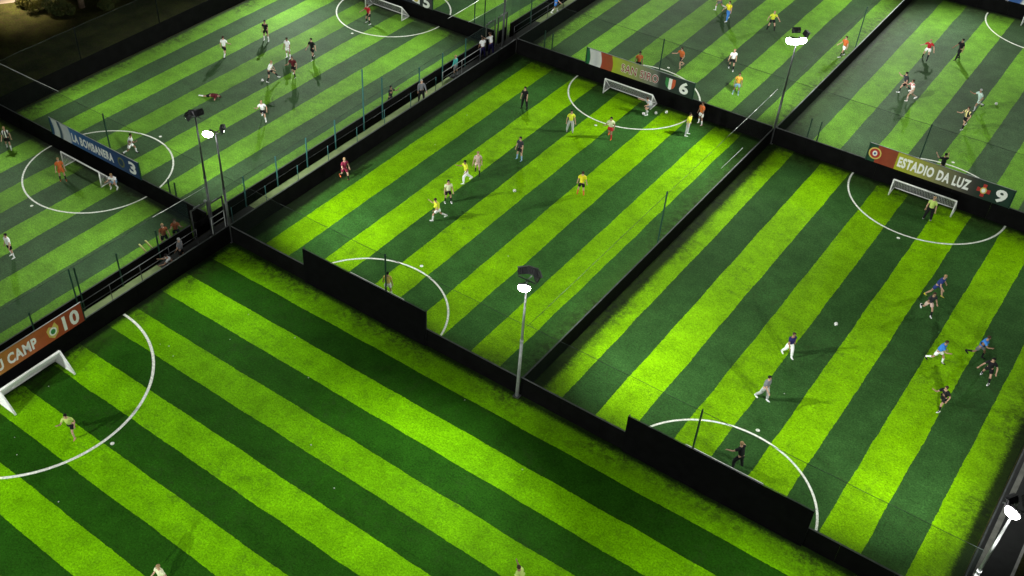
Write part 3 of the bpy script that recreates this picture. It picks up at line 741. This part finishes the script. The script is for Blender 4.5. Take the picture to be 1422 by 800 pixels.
def tree(label, x, y, h, cr, seed, lf=LF1):
    rnd = random.Random(seed); t = thing('tree', label, 'tree', (x, y, -0.02))
    bm = bmesh.new(); pts = [Vector((0,0,0)), Vector((rnd.uniform(-.1,.1),rnd.uniform(-.1,.1),h*0.3)), Vector((rnd.uniform(-.3,.3),rnd.uniform(-.3,.3),h*0.62)), Vector((0,0,h*0.9))]
    rs = [0.30,0.21,0.15,0.05]
    for i in range(3): tube(bm, pts[i], pts[i+1], rs[i], rs[i+1], 10)
    clumps = []
    for i in range(9):
        a = i*2.4; z = h*rnd.uniform(0.42,0.95); d = cr*rnd.uniform(0.45,0.95)*(1.2-z/h*0.6)
        e = Vector((math.cos(a)*d, math.sin(a)*d, z)); tube(bm, pts[1].lerp(pts[2], rnd.random()), e, 0.08, 0.025, 6); clumps.append(e)
    mesh_obj('trunk', bm, M['bark'], t)
    bm = bmesh.new()
    for e in clumps + [Vector((0,0,h))]: leaves(bm, e, (cr*0.5, cr*0.5, cr*0.36), 420, 0.13, rnd)
    mesh_obj('crown', bm, lf, t)
def shrub(label, x, y, r, h, seed, lf=LF1):
    rnd = random.Random(seed); t = thing('shrub', label, 'shrub', (x, y, -0.02))
    bm = bmesh.new()
    for i in range(7):
        a = i*0.9; tube(bm, (0,0,0), (math.cos(a)*r*0.6, math.sin(a)*r*0.6, h*0.8), 0.03, 0.01, 5)
    mesh_obj('stems', bm, M['bark'], t)
    bm = bmesh.new()
    for i in range(6): leaves(bm, (rnd.uniform(-.6,.6)*r, rnd.uniform(-.6,.6)*r, h*rnd.uniform(0.35,0.8)), (r*0.55,r*0.55,h*0.35), 260, 0.09, rnd)
    mesh_obj('foliage', bm, lf, t)
tree('dark tree whose pale trunk shows at the top edge of the picture', -34.5, 15.6, 10.5, 3.6, 1)
tree('tree out of sight beyond the top left corner', -40.5, 18.5, 10.0, 3.8, 2)
tree('tree beyond the far left pitch, out of the picture', -31.5, 27.0, 9.0, 3.4, 3)
tree('tree left of the near left pitch, out of the picture', -34.0, -9.0, 9.5, 3.6, 4)
shrub('yellowish lit shrub by the pale lane in the top left corner', -36.9, 12.9, 1.0, 1.1, 5, LF2)
shrub('dark shrub beside the lit one in the top left corner', -35.6, 13.6, 1.1, 1.2, 6)
shrub('dark shrub at the foot of the tree trunk', -34.2, 13.9, 0.9, 0.8, 8)
shrub('dark shrub at the top edge right of the tree trunk', -32.6, 17.0, 1.2, 1.0, 9)
shrub('low dark shrub in the top left corner beside the lane', -38.6, 12.6, 0.8, 0.7, 10, LF2)
t = thing('street_lamp', 'street lamp beside the lane just outside the top left corner', 'street lamp', (-42.5, 13.5, 0))
bm = bmesh.new(); tube(bm, (0,0,0), (0,0,5.5), 0.07, 0.045, 10); tube(bm, (0,0,5.5), (0.9,-0.3,5.7), 0.035, 0.03, 8); mesh_obj('pole', bm, M['steel_dark'], t)
bm = bmesh.new(); box(bm, 0.75, 1.25, -0.42, -0.18, 5.66, 5.74); mesh_obj('lamp_head', bm, M['casing'], t)
bm = bmesh.new(); box(bm, 0.8, 1.2, -0.39, -0.21, 5.64, 5.657); mesh_obj('lamp_glass', bm, M['lamp_dim'], t)
beam(-41.8, 13.2, 5.3, -39.2, 12.3, 6500, 72, 0, (1.0, 0.80, 0.50), 0.1)

# ------------------------------------------------------------------ people
CL = {'rust':(0.26,0.075,0.025),'white':(0.90,0.90,0.90),'black':(0.012,0.012,0.014),'bib yellow':(0.68,0.74,0.05),'yellow':(0.80,0.72,0.03),'cream':(0.72,0.72,0.48),'gold':(0.62,0.50,0.12),
 'maroon':(0.10,0.015,0.02),'claret':(0.20,0.02,0.05),'red':(0.45,0.02,0.03),'orange':(0.62,0.15,0.04),'amber':(0.75,0.38,0.06),'grey':(0.16,0.165,0.18),'palegrey':(0.45,0.46,0.47),
 'charcoal':(0.035,0.037,0.045),'teal':(0.06,0.34,0.32),'paleteal':(0.42,0.55,0.50),'navy':(0.025,0.02,0.10),'navyblue':(0.03,0.05,0.22),'blue':(0.05,0.22,0.65),'lightblue':(0.25,0.42,0.58),
 'palepink':(0.62,0.45,0.40),'pink':(0.70,0.25,0.25),'lime':(0.55,0.70,0.18),'paleskin':(0.50,0.33,0.24),'brown':(0.05,0.03,0.02),'dark':(0.012,0.010,0.009),'fair':(0.34,0.22,0.11),'grey hair':(0.3,0.3,0.3)}
PM = {}
def cmat(c):
    if c not in PM:
        if c == 'stripe' or c == 'redwhite' or c == 'yellowblack':
            cols = {'stripe':((0.75,0.75,0.75),(0.02,0.02,0.02)),'redwhite':((0.5,0.03,0.04),(0.8,0.78,0.76)),'yellowblack':((0.7,0.62,0.25),(0.02,0.02,0.02))}[c]
            m, nt, b = newmat('cloth_'+c); tc = N(nt,'ShaderNodeTexCoord'); sp = N(nt,'ShaderNodeSeparateXYZ'); nt.links.new(tc.outputs['Object'], sp.inputs[0])
            f = mth(nt,'LESS_THAN', mth(nt,'FRACT', mth(nt,'DIVIDE', sp.outputs[0], 0.16)), 0.5)
            nt.links.new(mix(nt, f, cols[0], cols[1]), b.inputs['Base Color']); b.inputs['Roughness'].default_value = 0.85; PM[c] = m
        else: PM[c] = simple('cloth_'+c.replace(' ','_'), CL[c], 0.85, 0, 0.10, 9, 0.15)
    return PM[c]
SKINS = [simple('skin', c, 0.55, 0, 0.08, 12) for c in ((0.50,0.30,0.21),(0.42,0.25,0.17),(0.30,0.17,0.11))]
EYE = simple('eye', (0.02,0.02,0.02), 0.3)

POSE = {  # lean, hips(L,R), knees(L,R), abduct, arm swing (L,R), arm out (L,R), elbow (L,R)
 'stand': (3, (3,-3), (4,4), 8, (6,-4), (14,14), (18,22)),
 'walk': (6, (20,-12), (12,20), 6, (-18,20), (14,14), (26,32)),
 'jog': (12, (28,-10), (34,42), 7, (-24,30), (18,18), (62,66)),
 'run': (18, (38,-16), (38,52), 8, (-34,38), (20,20), (75,75)),
 'kick': (24, (46,4), (10,30), 14, (-24,36), (40,44), (35,40)),
 'ready': (18, (24,20), (36,34), 16, (22,24), (42,40), (35,35)),
 'wide': (20, (30,-14), (20,20), 18, (-20,26), (34,34), (45,45)),
 'crouch': (30, (98,92), (128,124), 12, (42,46), (14,14), (40,45)),
 'keeper': (38, (80,44), (96,84), 18, (50,40), (52,46), (22,30)),
 'lie': (4, (22,6), (32,12), 8, (60,100), (40,60), (30,20)),
 'armsup': (6, (4,-3), (5,5), 6, (85,80), (14,14), (60,70)),
 'armsout': (14, (6,-4), (5,5), 9, (56,58), (22,22), (50,45)),
}
def joints(pose, rnd):
    lean, hips, knees, abd, asw, aout, elb = POSE[pose]
    j = lambda v, s=4: v + rnd.uniform(-s, s)
    u = Vector((rnd.uniform(-0.03,0.03), math.sin(R(lean)), math.cos(R(lean)))).normalized()
    J = {}
    J['pelvis'] = Vector((0,0,0)); J['waist'] = u*0.14; J['chest'] = u*0.34; J['neckb'] = u*0.50
    hu = (u + Vector((0,0.0,0.9))).normalized() if pose != 'lie' else u
    J['neck'] = J['neckb'] + hu*0.07; J['head'] = J['neck'] + hu*0.13; J['crown'] = J['head'] + hu*0.10; J['hu'] = hu
    tw = R(rnd.uniform(-12,12)); 
    if pose in ('run','jog','walk','wide'): tw = R(12)
    sx = Vector((math.cos(tw), math.sin(tw), 0))
    for k, s in ((0,-1),(1,1)):
        S = 'LR'[k]
        hip = Vector((s*0.095, 0, -0.03)); a = R(j(hips[k])); b = R(j(abd, 2))
        th = Vector((s*math.sin(b), math.sin(a)*math.cos(b), -math.cos(a)*math.cos(b)))
        kn = hip + th*0.43; a2 = a - R(j(knees[k]))
        sh = Vector((s*math.sin(b)*0.6, math.sin(a2), -math.cos(a2))).normalized()
        an = kn + sh*0.42
        fd = Vector((0, math.cos(a2*0.5), math.sin(a2*0.5)*1.0)).normalized() if a2 < 0 else Vector((0,1,0))
        J['hip'+S], J['knee'+S], J['ankle'+S] = hip, kn, an
        J['fd'+S] = fd; J['toe'+S] = an + fd*0.15 + Vector((0,0,-0.055))
        shd = J['neckb'] - u*0.06 + sx*(s*0.175); f = R(j(asw[k], 6) + lean*0.6); o = R(j(aout[k], 4))
        ua = Vector((s*math.sin(o), math.sin(f)*math.cos(o), -math.cos(f)*math.cos(o)))
        el = shd + ua*0.29; f2 = f + R(j(elb[k], 6))
        fa = Vector((s*math.sin(o)*0.55, math.sin(f2), -math.cos(f2))).normalized()
        J['sh'+S], J['elb'+S], J['wr'+S], J['fa'+S] = shd, el, el+fa*0.25, fa
    return J
pending = []
def skin(name, chains, radii, mats, parent, sub=1):
    """grow one continuous surface round a skeleton of joints"""
    me = bpy.data.meshes.new(name); vs = []; es = []; idx = {}
    for ch in chains:
        for k in ch:
            if k[0] not in idx: idx[k[0]] = len(vs); vs.append(k[1])
        for a, b in zip(ch, ch[1:]): es.append((idx[a[0]], idx[b[0]]))
    me.from_pydata(vs, es, [])
    o = link(bpy.data.objects.new(name, me), parent)
    md = o.modifiers.new('s', 'SKIN'); md.use_smooth_shade = True
    for k, i in idx.items():
        me.skin_vertices[0].data[i].radius = radii[k] if isinstance(radii[k], tuple) else (radii[k], radii[k])
    me.skin_vertices[0].data[0].use_root = True
    sm = o.modifiers.new('u', 'SUBSURF'); sm.levels = sub; sm.render_levels = sub
    pending.append((o, mats)); return o
def lerp(a, b, t): return a + (b-a)*t
def hand(bm, w, d, side):
    d = d.normalized(); x = d.cross(Vector((0,1,0.2))).normalized(); y = d.cross(x)
    tube(bm, w - d*0.01, w + d*0.085, 0.026, 0.036, 8)
    for i, L in enumerate((0.070, 0.080, 0.075, 0.058)):
        b0 = w + d*0.078 + x*((i-1.5)*0.019); m1 = b0 + d*L*0.55 + y*0.008; tip = m1 + (d*0.8 + y*0.6).normalized()*L*0.5
        tube(bm, b0, m1, 0.0095, 0.009, 5); tube(bm, m1, tip, 0.009, 0.007, 5)
    b0 = w + d*0.025 + x*(0.028*side); m1 = b0 + (d + x*side*0.9).normalized()*0.04; tube(bm, b0, m1, 0.011, 0.010, 5); tube(bm, m1, m1 + d*0.03, 0.010, 0.008, 5)

def person(idx, loc, face, pose, shirt, shorts, socks, boots, hair, label):
    rnd = random.Random(100+idx); J = joints(pose, rnd)
    low = min(J['toeL'].z, J['toeR'].z, J['ankleL'].z-0.075, J['ankleR'].z-0.075)
    t = thing('person', label, 'person', (loc[0], loc[1], 0.0), R(face-90))
    sc = rnd.uniform(1.02, 1.09)
    if pose == 'lie':
        Mx = Matrix.Translation((0,0,0.13)) @ Euler((R(-86), 0, 0)).to_matrix().to_4x4(); low = 0
    else: Mx = Matrix.Translation((0,0,-low+0.012))
    Mx = Mx @ Matrix.Diagonal((sc,sc,sc,1)); rot = Mx.to_3x3()
    dirs = {'hu','fdL','fdR','faL','faR'}
    J = {k: (rot @ v if k in dirs else Mx @ v) for k, v in J.items()}
    # put the point the feet share over the given spot
    c = (J['ankleL'] + J['ankleR'])/2 if pose != 'lie' else J['pelvis']
    off = Vector((-c.x, -c.y, 0))*0.8
    for k in J:
        if k not in dirs: J[k] = J[k] + off
    sk = SKINS[idx % 3] if hair != 'fair' else SKINS[0]
    g = lambda k: (k, J[k])
    body_r = {'pelvis':0.115,'waist':0.11,'chest':0.125,'neckb':0.075,'neck':0.052,'jaw':0.062,'head':0.088,'crown':0.060}
    J['jaw'] = lerp(J['neck'], J['head'], 0.45)
    chains = [[g('pelvis'), g('waist'), g('chest'), g('neckb'), g('neck'), g('jaw'), g('head'), g('crown')]]
    for S in 'LR':
        J['calf'+S] = lerp(J['knee'+S], J['ankle'+S], 0.3); J['mid'+S] = lerp(J['hip'+S], J['knee'+S], 0.4); J['fore'+S] = lerp(J['elb'+S], J['wr'+S], 0.3)
        chains.append([g('pelvis'), g('hip'+S), g('mid'+S), g('knee'+S), g('calf'+S), g('ankle'+S), g('toe'+S)])
        chains.append([g('neckb'), g('sh'+S), g('elb'+S), g('fore'+S), g('wr'+S)])
        body_r.update({'hip'+S:0.085,'mid'+S:0.078,'knee'+S:0.060,'calf'+S:0.066,'ankle'+S:0.042,'toe'+S:0.036,'sh'+S:0.060,'elb'+S:0.044,'fore'+S:0.046,'wr'+S:0.030})
    fwd = (J['hu'].cross(Vector((1,0,0)))*-1).normalized()
    if fwd.dot(Vector((0,1,0))) < 0 and pose != 'lie': fwd = -fwd
    body = skin('body', chains, body_r, [sk, cmat(socks), EYE], t)
    body['J'] = 0
    # face, ears, hands joined into the same mesh later
    fb = bmesh.new(); H = J['head']; x = J['hu'].cross(fwd).normalized()
    tube(fb, H + fwd*0.075 + J['hu']*0.01, H + fwd*0.105 - J['hu']*0.022, 0.008, 0.015, 6)
    for s in (-1, 1):
        ball(fb, H + fwd*0.083 + x*(s*0.032) + J['hu']*0.012, 0.011, mi=2, u=6, v=4)
        ball(fb, H + x*(s*0.086) - J['hu']*0.005, 0.022, (0.5,0.8,1.2), 6, 5)
    ball(fb, H + fwd*0.078 - J['hu']*0.048, 0.018, (1.4,0.5,0.35), 8, 5, mi=2)
    for S, s in (('L',-1),('R',1)): hand(fb, J['wr'+S], J['fa'+S], -s)
    extra.append((body, fb, {S: (J['knee'+S], J['ankle'+S]) for S in 'LR'}))
    # hair cap
    hb = bmesh.new(); ball(hb, H + J['hu']*0.032 - fwd*0.016, 0.103, (0.95,1.05,0.95), 12, 8)
    for v in list(hb.verts):
        d = v.co - H
        if d.dot(fwd) > 0.045 and d.dot(J['hu']) < 0.065: v.co -= fwd*(d.dot(fwd)-0.04)
        if d.dot(J['hu']) < -0.05: v.co += J['hu']*(-0.05-d.dot(J['hu']))
    hc = {'grey':'grey hair'}.get(hair, hair)
    if 'hair tied back' in label: ball(hb, H - fwd*0.11 + J['hu']*0.03, 0.04, (1,1,1.6), 8, 6)
    mesh_obj('hair', hb, cmat(hc), t, True)
    # shirt
    J['hem'] = J['pelvis'] + (J['pelvis']-J['waist'])*0.15
    ch = [[g('hem'), g('waist'), g('chest'), g('neckb')]]
    rr = {'hem':0.172,'waist':0.165,'chest':0.178,'neckb':0.096}
    for S in 'LR':
        J['slv'+S] = lerp(J['sh'+S], J['elb'+S], 0.62)
        ch.append([g('neckb'), g('sh'+S), g('slv'+S)]); rr.update({'sh'+S:0.094,'slv'+S:0.080})
        if shirt in ('teal','grey') and idx in (15, 16):
            J['cuff'+S] = lerp(J['elb'+S], J['wr'+S], 0.9); ch[-1] += [g('elb'+S), g('cuff'+S)]; rr.update({'elb'+S:0.058,'cuff'+S:0.045})
    skin('bib' if shirt == 'bib yellow' else 'shirt', ch, rr, [cmat(shirt)], t)
    # shorts
    J['top'] = lerp(J['pelvis'], J['waist'], 0.35)
    ch = [[g('top'), g('pelvis')]]; rr = {'top':0.150,'pelvis':0.160}
    long_ = ('trousers' in label) or ('coat' in label) or idx in (24, 47, 62)
    for S in 'LR':
        J['leg'+S] = lerp(J['hip'+S], J['knee'+S], 0.72)
        ch.append([g('pelvis'), g('hip'+S), g('leg'+S)]); rr.update({'hip'+S:0.122,'leg'+S:0.118})
        if long_:
            J['hemleg'+S] = lerp(J['knee'+S], J['ankle'+S], 0.9); ch[-1] += [g('knee'+S), g('hemleg'+S)]; rr.update({'knee'+S:0.095,'hemleg'+S:0.078})
    skin('trousers' if long_ else 'shorts', ch, rr, [cmat(shorts)], t)
    for S in 'LR':
        bb = bmesh.new(); a = J['ankle'+S]; tp = J['toe'+S]; d = (tp-a); d.normalize()
        heel = a + Vector((0,0,-0.035)) - J['fd'+S]*0.05
        tube(bb, heel, lerp(heel, tp, 0.55), 0.045, 0.052, 8); tube(bb, lerp(heel, tp, 0.55), tp + J['fd'+S]*0.045, 0.052, 0.032, 8)
        tube(bb, a + Vector((0,0,-0.02)), a + Vector((0,0,0.03)), 0.05, 0.047, 8)
        mesh_obj('boot', bb, cmat(boots), t)
extra = []
PEOPLE = [
((-18.02, 16.89), 100, 'walk', 'white', 'black', 'white', 'black', 'brown', 'player in white shirt, black shorts, farthest left on the far left pitch'),
((-17.39, 21.06), -60, 'stand', 'black', 'black', 'white', 'white', 'dark', 'player in black with hair tied back, standing behind the group on the far left pitch'),
((-13.85, 20.0), -80, 'stand', 'white', 'white', 'white', 'white', 'dark', 'player in white shirt and white shorts directly behind a maroon opponent, far left pitch'),
((-12.21, 21.13), -90, 'walk', 'black', 'black', 'black', 'white', 'dark', 'player in black kit with white boots, rightmost of the group on the far left pitch'),
((-11.45, 18.12), -70, 'jog', 'maroon', 'black', 'black', 'white', 'brown', 'player in dark maroon shirt jogging just in front of an all-white opponent'),
((-12.27, 16.45), 30, 'kick', 'white', 'black', 'black', 'white', 'fair', 'player in white shirt stretching a leg out beside the ball on the far left pitch'),
((-8.72, 11.95), -60, 'run', 'white', 'black', 'white', 'white', 'fair', 'player in white shirt running towards the viewer, nearest the twin floodlights on far left pitch'),
((-14.23, 11.79), 20, 'lie', 'maroon', 'black', 'white', 'white', 'brown', 'player in maroon lying flat on the grass of the far left pitch'),
((-12.8, 2.67), 40, 'run', 'white', 'white', 'white', 'black', 'dark', 'player all in white running inside the goal circle behind the blue banner'),
((-20.17, -2.15), -40, 'walk', 'stripe', 'black', 'white', 'black', 'fair', 'player in black and white top beside the wall at the far left edge'),
((-13.88, -2.3), -30, 'stand', 'orange', 'orange', 'black', 'orange', 'fair', 'player in an orange kit standing by the post of the goal under the blue banner'),
((-10.35, -0.75), -60, 'crouch', 'white', 'lightblue', 'white', 'white', 'fair', 'goalkeeper in white and light blue squatting by the right post under the blue banner'),
((-9.47, -9.54), -90, 'stand', 'white', 'black', 'white', 'white', 'dark', 'player in white shirt and black shorts alone on the near left pitch'),
((-12.75, 28.72), -100, 'ready', 'red', 'black', 'black', 'white', 'brown', 'goalkeeper in red shirt with arms out in front of the topmost goal'),
((-2.45, 19.0), 0, 'armsup', 'black', 'black', 'black', 'black', 'dark', 'person in black leaning on the wall on the pitch side of the path fence'),
((-1.19, 21.19), -40, 'stand', 'grey', 'black', 'black', 'black', 'grey', 'person in dark grey coat standing on the path, watching the middle pitch'),
((-1.39, 25.85), 190, 'stand', 'teal', 'grey', 'grey', 'black', 'fair', 'person in teal jacket and pale cap standing on the path against the railing'),
((-1.53, 29.66), 160, 'stand', 'white', 'navy', 'navy', 'black', 'brown', 'person in white shirt and navy trousers on the path, the nearer of two together'),
((-1.35, 30.6), 170, 'armsout', 'white', 'navy', 'navy', 'black', 'brown', 'person in white shirt and navy trousers on the path, the farther of two together'),
((-1.41, 40.23), 40, 'walk', 'blue', 'blue', 'white', 'white', 'dark', 'person in blue kit and white socks on the path, at the top edge'),
((-2.6, -2.1), -30, 'armsout', 'rust', 'black', 'black', 'black', 'brown', 'player in orange leaning over the path wall, the one beside the gate frame'),
((-2.7, -3.0), -20, 'stand', 'rust', 'black', 'black', 'black', 'fair', 'player in orange looking over the path wall, the one farther from the gate frame'),
((-0.75, -3.35), -160, 'stand', 'grey', 'black', 'black', 'black', 'grey', 'person in pale grey top standing on the path below the gate frame'),
((-0.75, -4.35), -120, 'crouch', 'palegrey', 'black', 'black', 'black', 'dark', 'person in light grey top crouching on the path beside a standing person in grey'),
((5.55, 25.12), -80, 'stand', 'black', 'black', 'black', 'black', 'dark', 'player or referee all in black standing alone near the far corner of the middle pitch'),
((10.02, 24.35), -50, 'stand', 'bib yellow', 'palegrey', 'palegrey', 'black', 'dark', 'player in yellow bib and pale grey trousers, left edge of the San Siro goal circle'),
((12.68, 25.56), -80, 'jog', 'cream', 'red', 'red', 'orange', 'dark', 'player in cream shirt, red shorts and orange boots on the San Siro goal circle'),
((13.3, 30.0), -130, 'keeper', 'palegrey', 'grey', 'palegrey', 'white', 'brown', 'goalkeeper in pale grey crouching at the right post of the San Siro goal'),
((16.87, 29.22), 20, 'stand', 'bib yellow', 'palegrey', 'palegrey', 'white', 'dark', 'player in yellow bib and pale trousers beside an orange shirt near the San Siro wall'),
((16.97, 31.19), -120, 'stand', 'orange', 'white', 'white', 'pink', 'brown', 'player in orange shirt and white shorts against the wall beside the San Siro goal circle'),
((9.17, 19.08), -90, 'stand', 'charcoal', 'black', 'lightblue', 'lightblue', 'dark', 'player in charcoal top with light blue socks on the middle pitch'),
((7.86, 15.88), -60, 'walk', 'palepink', 'palepink', 'black', 'black', 'fair', 'player in pale pink top just behind a yellow bib on the middle pitch'),
((7.94, 14.6), -130, 'jog', 'bib yellow', 'white', 'white', 'white', 'dark', 'player in yellow bib and white trousers in front of a pale pink top'),
((8.37, 11.82), -40, 'stand', 'cream', 'black', 'black', 'white', 'dark', 'player in cream shirt and black shorts just behind a running yellow bib'),
((9.09, 9.92), -150, 'run', 'bib yellow', 'white', 'white', 'white', 'brown', 'player in yellow bib and white shorts running, nearest the left side of the middle pitch'),
((1.05, 9.75), -30, 'jog', 'claret', 'claret', 'black', 'orange', 'fair', 'player in claret shirt with orange boots beside the path wall of the middle pitch'),
((14.8, 18.03), 110, 'stand', 'yellow', 'black', 'orange', 'orange', 'brown', 'player in yellow shirt, black shorts and orange boots in the centre of the middle pitch'),
((11.3, 2.0), 120, 'stand', 'gold', 'white', 'white', 'white', 'dark', 'goalkeeper in gold and white at the near goal of the middle pitch, behind the board'),
((9.5, 35.2), -60, 'stand', 'orange', 'black', 'black', 'white', 'dark', 'goalkeeper in orange shirt half hidden behind the San Siro banner'),
((11.84, 38.15), -120, 'jog', 'orange', 'charcoal', 'paleskin', 'paleskin', 'brown', 'player in orange shirt and dark shorts running just beyond the San Siro banner'),
((15.1, 40.26), -70, 'walk', 'white', 'black', 'black', 'white', 'fair', 'player in white shirt and black shorts beyond the number 6 of the San Siro banner'),
((17.12, 36.79), -60, 'stand', 'amber', 'lightblue', 'lightblue', 'white', 'brown', 'player in amber shirt and light blue shorts near the wall beyond the San Siro banner'),
((11.05, 48.06), -110, 'walk', 'yellow', 'blue', 'blue', 'white', 'brown', 'player in yellow shirt and blue trousers at the top of the picture'),
((9.7, 49.47), -170, 'run', 'orange', 'grey', 'white', 'white', 'brown', 'player in orange cut by the top of the picture, beside a yellow shirt'),
((14.7, 48.68), -60, 'ready', 'bib yellow', 'black', 'black', 'black', 'fair', 'player in yellow bib and black shorts with feet apart left of the bright floodlight'),
((21.21, 47.79), -130, 'walk', 'orange', 'white', 'black', 'white', 'brown', 'player in orange shirt and white shorts beside the top right dividing wall'),
((26.63, 51.42), -90, 'kick', 'red', 'white', 'black', 'black', 'fair', 'player in red shirt and white shorts leaning over at the top right pitch'),
((28.69, 53.03), -130, 'walk', 'black', 'black', 'black', 'black', 'dark', 'player or referee all in black walking on the top right pitch'),
((27.18, 45.1), -160, 'run', 'charcoal', 'black', 'black', 'white', 'dark', 'player in charcoal bent low, left of a sprinting red-and-white rival'),
((27.98, 44.2), -150, 'run', 'redwhite', 'palepink', 'palepink', 'white', 'brown', 'player in red and white top sprinting beside a charcoal shirt on the top right pitch'),
((32.39, 45.9), -140, 'run', 'paleteal', 'paleteal', 'palegrey', 'black', 'grey', 'player in pale teal kit on the top right pitch, just behind a dark crouched player'),
((32.34, 42.61), -120, 'jog', 'yellowblack', 'black', 'black', 'white', 'brown', 'player in black and yellow top crouched in front of a pale teal player'),
((33.0, 34.9), 120, 'armsout', 'black', 'black', 'black', 'black', 'dark', 'goalkeeper in black half hidden behind the Estadio da Luz banner'),
((33.99, 29.47), -80, 'stand', 'lime', 'black', 'black', 'white', 'fair', 'goalkeeper in pale lime shirt and black trousers at the Estadio da Luz goal'),
((36.8, 22.03), -20, 'wide', 'navyblue', 'navyblue', 'paleskin', 'yellow', 'fair', 'player in dark blue shirt with yellow boots in a wide stride on the right pitch'),
((36.93, 20.23), -60, 'run', 'charcoal', 'palepink', 'black', 'white', 'brown', 'player in charcoal and pink lunging directly in front of a dark blue shirt'),
((32.05, 11.74), -40, 'walk', 'navy', 'white', 'white', 'white', 'brown', 'player in navy vest and white trousers near the middle of the right pitch'),
((32.36, 7.72), -20, 'walk', 'grey', 'palegrey', 'palegrey', 'white', 'dark', 'player in grey shirt and pale trousers, leftmost of those on the right pitch'),
((38.64, 16.33), -10, 'run', 'blue', 'white', 'white', 'black', 'brown', 'player in bright blue shirt and white shorts running on the right pitch'),
((40.28, 18.13), -10, 'run', 'blue', 'grey', 'black', 'black', 'brown', 'player in bright blue shirt and grey shorts running just behind a black vest'),
((41.32, 16.64), -100, 'wide', 'black', 'black', 'black', 'white', 'dark', 'player in black vest with white boots beside a bright blue shirt near the right edge'),
((40.14, 12.96), -120, 'run', 'black', 'black', 'black', 'white', 'brown', 'player in black kit with white boots, nearest to the viewer on the right pitch'),
((33.46, 2.49), 150, 'ready', 'black', 'black', 'black', 'black', 'fair', 'goalkeeper in black at the near goal of the right pitch, beside the tall board'),
((5.48, -16.54), -60, 'run', 'lime', 'black', 'paleskin', 'pink', 'dark', 'goalkeeper in lime shirt and black shorts inside the circle of the front pitch'),
((16.3, -19.95), -100, 'walk', 'cream', 'white', 'white', 'white', 'fair', 'player in cream shirt cut off by the bottom edge at lower left'),
((29.0, -10.2), 170, 'run', 'lime', 'navy', 'navy', 'white', 'brown', 'player in lime shirt cut off by the bottom edge at centre')]

for i, (loc, face, pose, a, b, c, d, h, lab) in enumerate(PEOPLE):
    person(i, loc, face, pose, a, b, c, d, h, lab)
bpy.context.view_layer.update()
dg = bpy.context.evaluated_depsgraph_get()
done = [(o, bpy.data.meshes.new_from_object(o.evaluated_get(dg)), mats) for o, mats in pending]
for o, me, mats in done:
    o.modifiers.clear(); o.data = me; me.name = o.name.split('.')[0]; me.materials.clear()
    for m in mats: me.materials.append(m)
    for p in me.polygons: p.use_smooth = True; p.material_index = 0
for body, fb, legs in extra:
    del body['J']
    for p in body.data.polygons:
        c = p.center
        for S in 'LR':
            k, a = legs[S]; d = (a-k); L = d.length; tt = (c-k).dot(d)/(L*L)
            if 0.22 < tt < 1.3 and (c-(k+d*tt)).length < 0.13: p.material_index = 1
    bm = bmesh.new(); bm.from_mesh(body.data)
    tmp = bpy.data.meshes.new('t'); fb.to_mesh(tmp); fb.free(); bm.from_mesh(tmp); bpy.data.meshes.remove(tmp)
    bm.to_mesh(body.data); bm.free()

# ------------------------------------------------------------------ world, moonlight, camera
w = bpy.data.worlds.new('World'); scene.world = w; w.use_nodes = True
nt = w.node_tree; bg = nt.nodes['Background']
sky = nt.nodes.new('ShaderNodeTexSky'); sky.sky_type = 'NISHITA'; sky.sun_disc = False
sky.sun_elevation = R(35); sky.sun_rotation = R(200)
nt.links.new(sky.outputs[0], bg.inputs[0]); bg.inputs[1].default_value = 0.0012
sl = bpy.data.lights.new('moon', 'SUN'); sl.energy = 0.01; sl.angle = R(0.5); sl.color = (0.8, 0.88, 1.0)
so = bpy.data.objects.new('moon', sl); COL.objects.link(so); so.rotation_euler = (R(55), 0, R(200)); so.location = (0, 0, 60)

cam = bpy.data.cameras.new('camera'); co = bpy.data.objects.new('camera', cam); COL.objects.link(co)
co.matrix_world = Matrix([[0.785584, -0.405466, 0.467392, 42.2054], [0.618754, 0.516363, -0.592041, -34.5869], [-0.001291, 0.754298, 0.65653, 40.6138], [0, 0, 0, 1]])
cam.sensor_width = 36.0; cam.lens = 37.0454; cam.shift_x = 0.09468; cam.shift_y = 0.01999
cam.clip_start = 0.1; cam.clip_end = 2000
scene.camera = co
vs = scene.view_settings; scene.display_settings.display_device = 'sRGB'
vs.view_transform = 'Standard'; vs.look = 'None'; vs.gamma = 1.0; vs.use_curve_mapping = False; vs.exposure = 0.0
scene.render.resolution_x = 1024; scene.render.resolution_y = 576
scene.cycles.transparent_max_bounces = 12; scene.cycles.max_bounces = 4; scene.cycles.diffuse_bounces = 2
try: scene.cycles.use_light_tree = True
except Exception: pass
